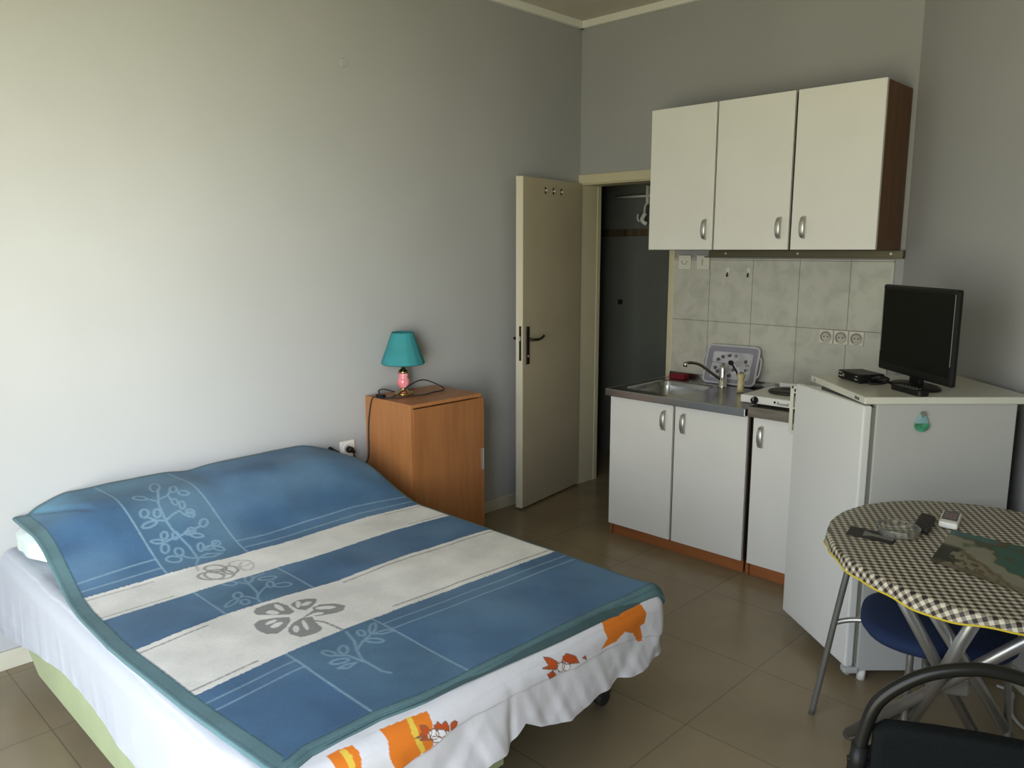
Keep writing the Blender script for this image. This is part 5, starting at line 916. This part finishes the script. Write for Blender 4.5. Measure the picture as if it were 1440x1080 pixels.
# printed placemat with a landscape
pm = thing('placemat', 'shiny placemat with a green and brown landscape picture', 'placemat', (-.50, 2.46, ZT_))
def lerp2(u, v):
    A_, B_, C_, D_ = Vector((-.622, 2.303, 0)), Vector((-.345, 2.225, 0)), Vector((-.375, 2.60, 0)), Vector((-.652, 2.615, 0))
    return (A_*(1-u)+B_*u)*(1-v)+(D_*(1-u)+C_*u)*v
nu_, nv2 = 200, 150; Uu = np.linspace(0, 1, nu_)[:, None]+0*np.zeros((1, nv2)); Vv = np.linspace(0, 1, nv2)[None, :]+0*Uu
A_, B_, C_, D_ = [np.array(q) for q in ((-.622, 2.303), (-.345, 2.225), (-.375, 2.60), (-.652, 2.615))]
xy = ((A_*(1-Uu[..., None])+B_*Uu[..., None])*(1-Vv[..., None])+(D_*(1-Uu[..., None])+C_*Uu[..., None])*Vv[..., None])
Pp = np.concatenate([xy, np.full(xy.shape[:2]+(1,), ZT_+.0008)], -1)
n1 = vnoise(Uu, Vv, 61, 5)+.5*vnoise(Uu, Vv, 62, 13)+.25*vnoise(Uu, Vv, 63, 30); cc = np.ones(Pp.shape)*np.array((.22, .21, .15))
def mk(w_, c): 
    w_ = np.clip(w_, 0, 1)[..., None]; cc[:] = cc*(1-w_)+np.array(c)*w_
road = Vv-(.62-.55*Uu+.1*np.sin(Uu*5))+.25*n1; sm_ = lambda x: sst(x/.10+.5)
mk(sm_(road-.16), (.055, .075, .04)); mk(sm_(road-.20)*sm_(n1-.12), (.035, .10, .075)); mk(sm_(road-.28)*sm_(-n1-.10), (.09, .07, .04)); mk(sm_(Vv-.88)*sm_(.45-Uu), (.05, .13, .12))
mk(sm_(-road-.15), (.10, .08, .04)); mk(sm_(-road-.2)*sm_(n1-.06), (.022, .028, .014)); mk(sm_(-road-.22)*sm_(-n1-.14), (.20, .18, .12)); mk(sm_(.05-abs(road+.17))*sm_(n1), (.12, .055, .03))
mk(sm_(.22-Uu)*sm_(.55-Vv)*sm_(n1+.15), (.025, .03, .014)); mk(sm_(.10-Vv)*.6, (.12, .10, .06))
M['mat_print'] = mat('placemat_print', (.2, .2, .15), .5, attr='Col', spec=.3)
grid_mesh('picture', Pp, cc, 'mat_print', pm)

# ------------------------------------------------------------------ blue chair under the table
ch = thing('chair', 'blue upholstered chair with grey tube legs pushed under the table', 'chair', (-.66, 2.62, 0))
b = bmesh.new(); rings = []
SC = Vector((-.662, 2.585, 0))
def sq(a, r, ex=2.6): c, s_ = math.cos(a), math.sin(a); k = (abs(c)**ex+abs(s_)**ex)**(-1/ex); return Vector((c*k*r, s_*k*r, 0))
Rz = Matrix.Rotation(.35, 3, 'Z')
for (r_, z_) in ((.01, .418), (.17, .418), (.205, .425), (.218, .442), (.215, .458), (.19, .470), (.10, .474), (.01, .474)):
    rings.append([b.verts.new(SC+Rz @ sq(2*PI*k/48, r_)+Vector((0, 0, z_))) for k in range(48)])
for A, B in zip(rings, rings[1:]):
    for k in range(48): b.faces.new((A[k], A[(k+1) % 48], B[(k+1) % 48], B[k]))
b.faces.new(rings[0][::-1]); b.faces.new(rings[-1]); bmesh.ops.recalc_face_normals(b, faces=b.faces)
mb = MB(); mb._merge(b, smooth=True); mb.build('seat', 'navy', ch)
r1 = .0105
MB().tube([(-1.022, 2.559, 0), (-.985, 2.54, .2), (-.948, 2.520, .40), (-.908, 2.50, .60), (-.895, 2.52, .645), (-.885, 2.58, .66), (-.86, 2.72, .655), (-.83, 2.80, .60), (-.80, 2.80, .44), (-.76, 2.72, .408)], r1, n=12, sub=5).build('leg', 'tube', ch)
MB().tube([(-.955, 2.524, .375), (-.90, 2.55, .395), (-.80, 2.57, .41), (-.60, 2.60, .412), (-.46, 2.62, .412)], .009, n=10).build('crossbar', 'tube_s', ch)
MB().tube([(-.725, 2.52, .412), (-.69, 2.445, .408), (-.687, 2.435, .39), (-.69, 2.445, .3), (-.70, 2.47, 0)], r1, n=12).build('leg', 'tube_s', ch)
MB().tube([(-.52, 2.62, .412), (-.475, 2.62, .405), (-.470, 2.625, .37), (-.455, 2.70, 0)], r1, n=12).build('leg', 'tube', ch)
MB().tube([(-.73, 2.68, .412), (-.735, 2.74, .405), (-.74, 2.76, .37), (-.765, 2.92, 0)], r1, n=12).build('leg', 'tube', ch)

# ------------------------------------------------------------------ black chair in the foreground
bch = thing('chair', 'black chair with arched tube back in the right foreground', 'chair', (-.27, 1.40, 0))
fwd = Vector((-.6965, .7175, 0)); rgt = Vector((.7175, .6965, 0)); al_ = math.radians(20); f0, r0 = fwd.copy(), rgt.copy(); BC0 = f0*1.315+r0*.86; fwd = f0*math.cos(al_)+r0*math.sin(al_); rgt = r0*math.cos(al_)-f0*math.sin(al_)   # hoop centre on plan
def bp(r_, z, f=0.0): return (BC0+rgt*r_+fwd*f+Vector((0, 0, z)))[:]
hoop = [(-.212, .36, .05), (-.212, .50, .015), (-.207, .62, .0), (-.200, .69, 0), (-.178, .762, 0), (-.12, .819, 0), (-.06, .847, 0), (.0, .857, 0), (.06, .847, 0), (.12, .819, 0), (.178, .762, 0), (.200, .69, 0), (.207, .62, 0), (.212, .50, .015), (.212, .36, .05)]
MB().tube([bp(a, z, f) for a, z, f in hoop], .0125, n=16).build('back_hoop', 'blackpaint', bch)
b = bmesh.new(); rings = []
for (d_, s_) in ((-.018, .90), (-.022, .97), (-.012, 1.0), (.012, 1.0), (.022, .97), (.018, .90)):
    rg = []
    prof = [(-.178, .43), (-.186, .60), (-.184, .705), (-.165, .722), (-.08, .728), (0, .730), (.08, .728), (.165, .722), (.184, .705), (.186, .60), (.178, .43)]
    for (a, z) in prof: rg.append(b.verts.new(Vector(bp(a*s_, .575+(z-.575)*s_, d_-.002))))
    rings.append(rg)
for A, B in zip(rings, rings[1:]):
    for k in range(len(A)): b.faces.new((A[k], A[(k+1) % len(A)], B[(k+1) % len(A)], B[k]))
b.faces.new(rings[0][::-1]); b.faces.new(rings[-1]); bmesh.ops.recalc_face_normals(b, faces=b.faces)
mb = MB(); mb._merge(b, smooth=True); mb.build('backrest', 'blackfab', bch)
for sx_ in (-1, 1):
    MB().tube([bp(sx_*.204, .665), bp(sx_*.208, .60)], .0165, n=12, smoothpath=False).cyl(bp(sx_*.226, .632), bp(sx_*.18, .632), .006, n=10).build('bracket', 'black', bch)
b = bmesh.new(); rings = []
for (r_, z_) in ((.01, .425), (.16, .425), (.185, .433), (.195, .448), (.188, .465), (.16, .475), (.01, .478)):
    rings.append([b.verts.new(Vector(bp(0, 0, .20))+(Rz @ sq(2*PI*k/40, r_))+Vector((0, 0, z_))) for k in range(40)])
for A, B in zip(rings, rings[1:]):
    for k in range(40): b.faces.new((A[k], A[(k+1) % 40], B[(k+1) % 40], B[k]))
b.faces.new(rings[0][::-1]); b.faces.new(rings[-1]); bmesh.ops.recalc_face_normals(b, faces=b.faces)
mb = MB(); mb._merge(b, smooth=True); mb.build('seat', 'blackfab', bch)
for sx_ in (-1, 1):
    MB().tube([bp(sx_*.212, .37, .048), bp(sx_*.215, .20, -.0), bp(sx_*.22, .0, -.05)], .0125, n=14).build('leg', 'blackpaint', bch)
    MB().tube([bp(sx_*.212, .40, .04), bp(sx_*.200, .418, .12), bp(sx_*.17, .418, .34), bp(sx_*.18, .38, .375), bp(sx_*.2, .0, .40)], .0125, n=14).build('leg', 'blackpaint', bch)

# grey cable by the skirting on the right
tag(MB().tube([(-.60, 3.20, .008), (-.545, 3.18, .01), (-.53, 3.10, .008), (-.50, 3.0, .008), (-.40, 2.9, .008)], .0055, n=8).build('cable', 'print_light'), 'pale cable on the floor beside the fridge', 'cable')

# ------------------------------------------------------------------ light and camera
w_ = bpy.data.worlds.new('World'); S.world = w_; w_.use_nodes = True; nt = w_.node_tree
bg = nt.nodes['Background']; tc = nt.nodes.new('ShaderNodeTexCoord'); sp = nt.nodes.new('ShaderNodeSeparateXYZ')
nt.links.new(tc.outputs['Generated'], sp.inputs[0])
mr = nt.nodes.new('ShaderNodeMapRange'); mr.inputs[1].default_value = -.35; mr.inputs[2].default_value = .45; nt.links.new(sp.outputs[2], mr.inputs[0])
cr = nt.nodes.new('ShaderNodeValToRGB'); cr.color_ramp.elements[0].color = (.84, .80, .46, 1); cr.color_ramp.elements[1].color = (.84, .96, 1.15, 1)
e_ = cr.color_ramp.elements.new(.48); e_.color = (.97, .98, .90, 1)
nt.links.new(mr.outputs[0], cr.inputs[0])
dt = nt.nodes.new('ShaderNodeVectorMath'); dt.operation = 'DOT_PRODUCT'; dt.inputs[1].default_value = tuple(Vector((.925, -.375, .06)).normalized()); nt.links.new(tc.outputs['Generated'], dt.inputs[0])
ml = nt.nodes.new('ShaderNodeMapRange'); ml.inputs[1].default_value = .76; ml.inputs[2].default_value = .99; ml.inputs[3].default_value = 1.0; ml.inputs[4].default_value = 5.6; ml.interpolation_type = 'SMOOTHSTEP'
nt.links.new(dt.outputs['Value'], ml.inputs[0])
mm = nt.nodes.new('ShaderNodeMath'); mm.operation = 'MULTIPLY'; mm.inputs[1].default_value = 6.0; nt.links.new(ml.outputs[0], mm.inputs[0])
nt.links.new(cr.outputs[0], bg.inputs[0]); nt.links.new(mm.outputs[0], bg.inputs[1])
L = bpy.data.lights.new('window_portal', 'AREA'); L.shape = 'RECTANGLE'; L.size = WX1-WX0; L.size_y = WZ1-WZ0; L.cycles.is_portal = True
lo_ = bpy.data.objects.new('window_portal', L); COL.objects.link(lo_); lo_.location = ((WX0+WX1)/2, YF-.02, (WZ0+WZ1)/2)
lo_.rotation_euler = (math.radians(90), 0, 0)
cam = bpy.data.cameras.new('Camera'); cam.sensor_width = 36; cam.lens = 1115*36/1440; cam.clip_start = .05
co = bpy.data.objects.new('Camera', cam); COL.objects.link(co)
th = math.atan(188/1115); yaw = math.atan(1098/1131)
Fv = Vector((-math.sin(yaw)*math.cos(th), math.cos(yaw)*math.cos(th), -math.sin(th))); Rv = Vector((math.cos(yaw), math.sin(yaw), 0)); Uv = Rv.cross(Fv)
mw = Matrix.Identity(4)
for i, v in enumerate((Rv, Uv, -Fv)):
    for k in range(3): mw[k][i] = v[k]
mw.translation = (0, 0, 1.60); co.matrix_world = mw; S.camera = co
S.view_settings.view_transform = 'Standard'; S.view_settings.look = 'None'; S.view_settings.gamma = 1; S.view_settings.use_curve_mapping = False
S.view_settings.exposure = 0.0
S.cycles.max_bounces = 10; S.cycles.diffuse_bounces = 6
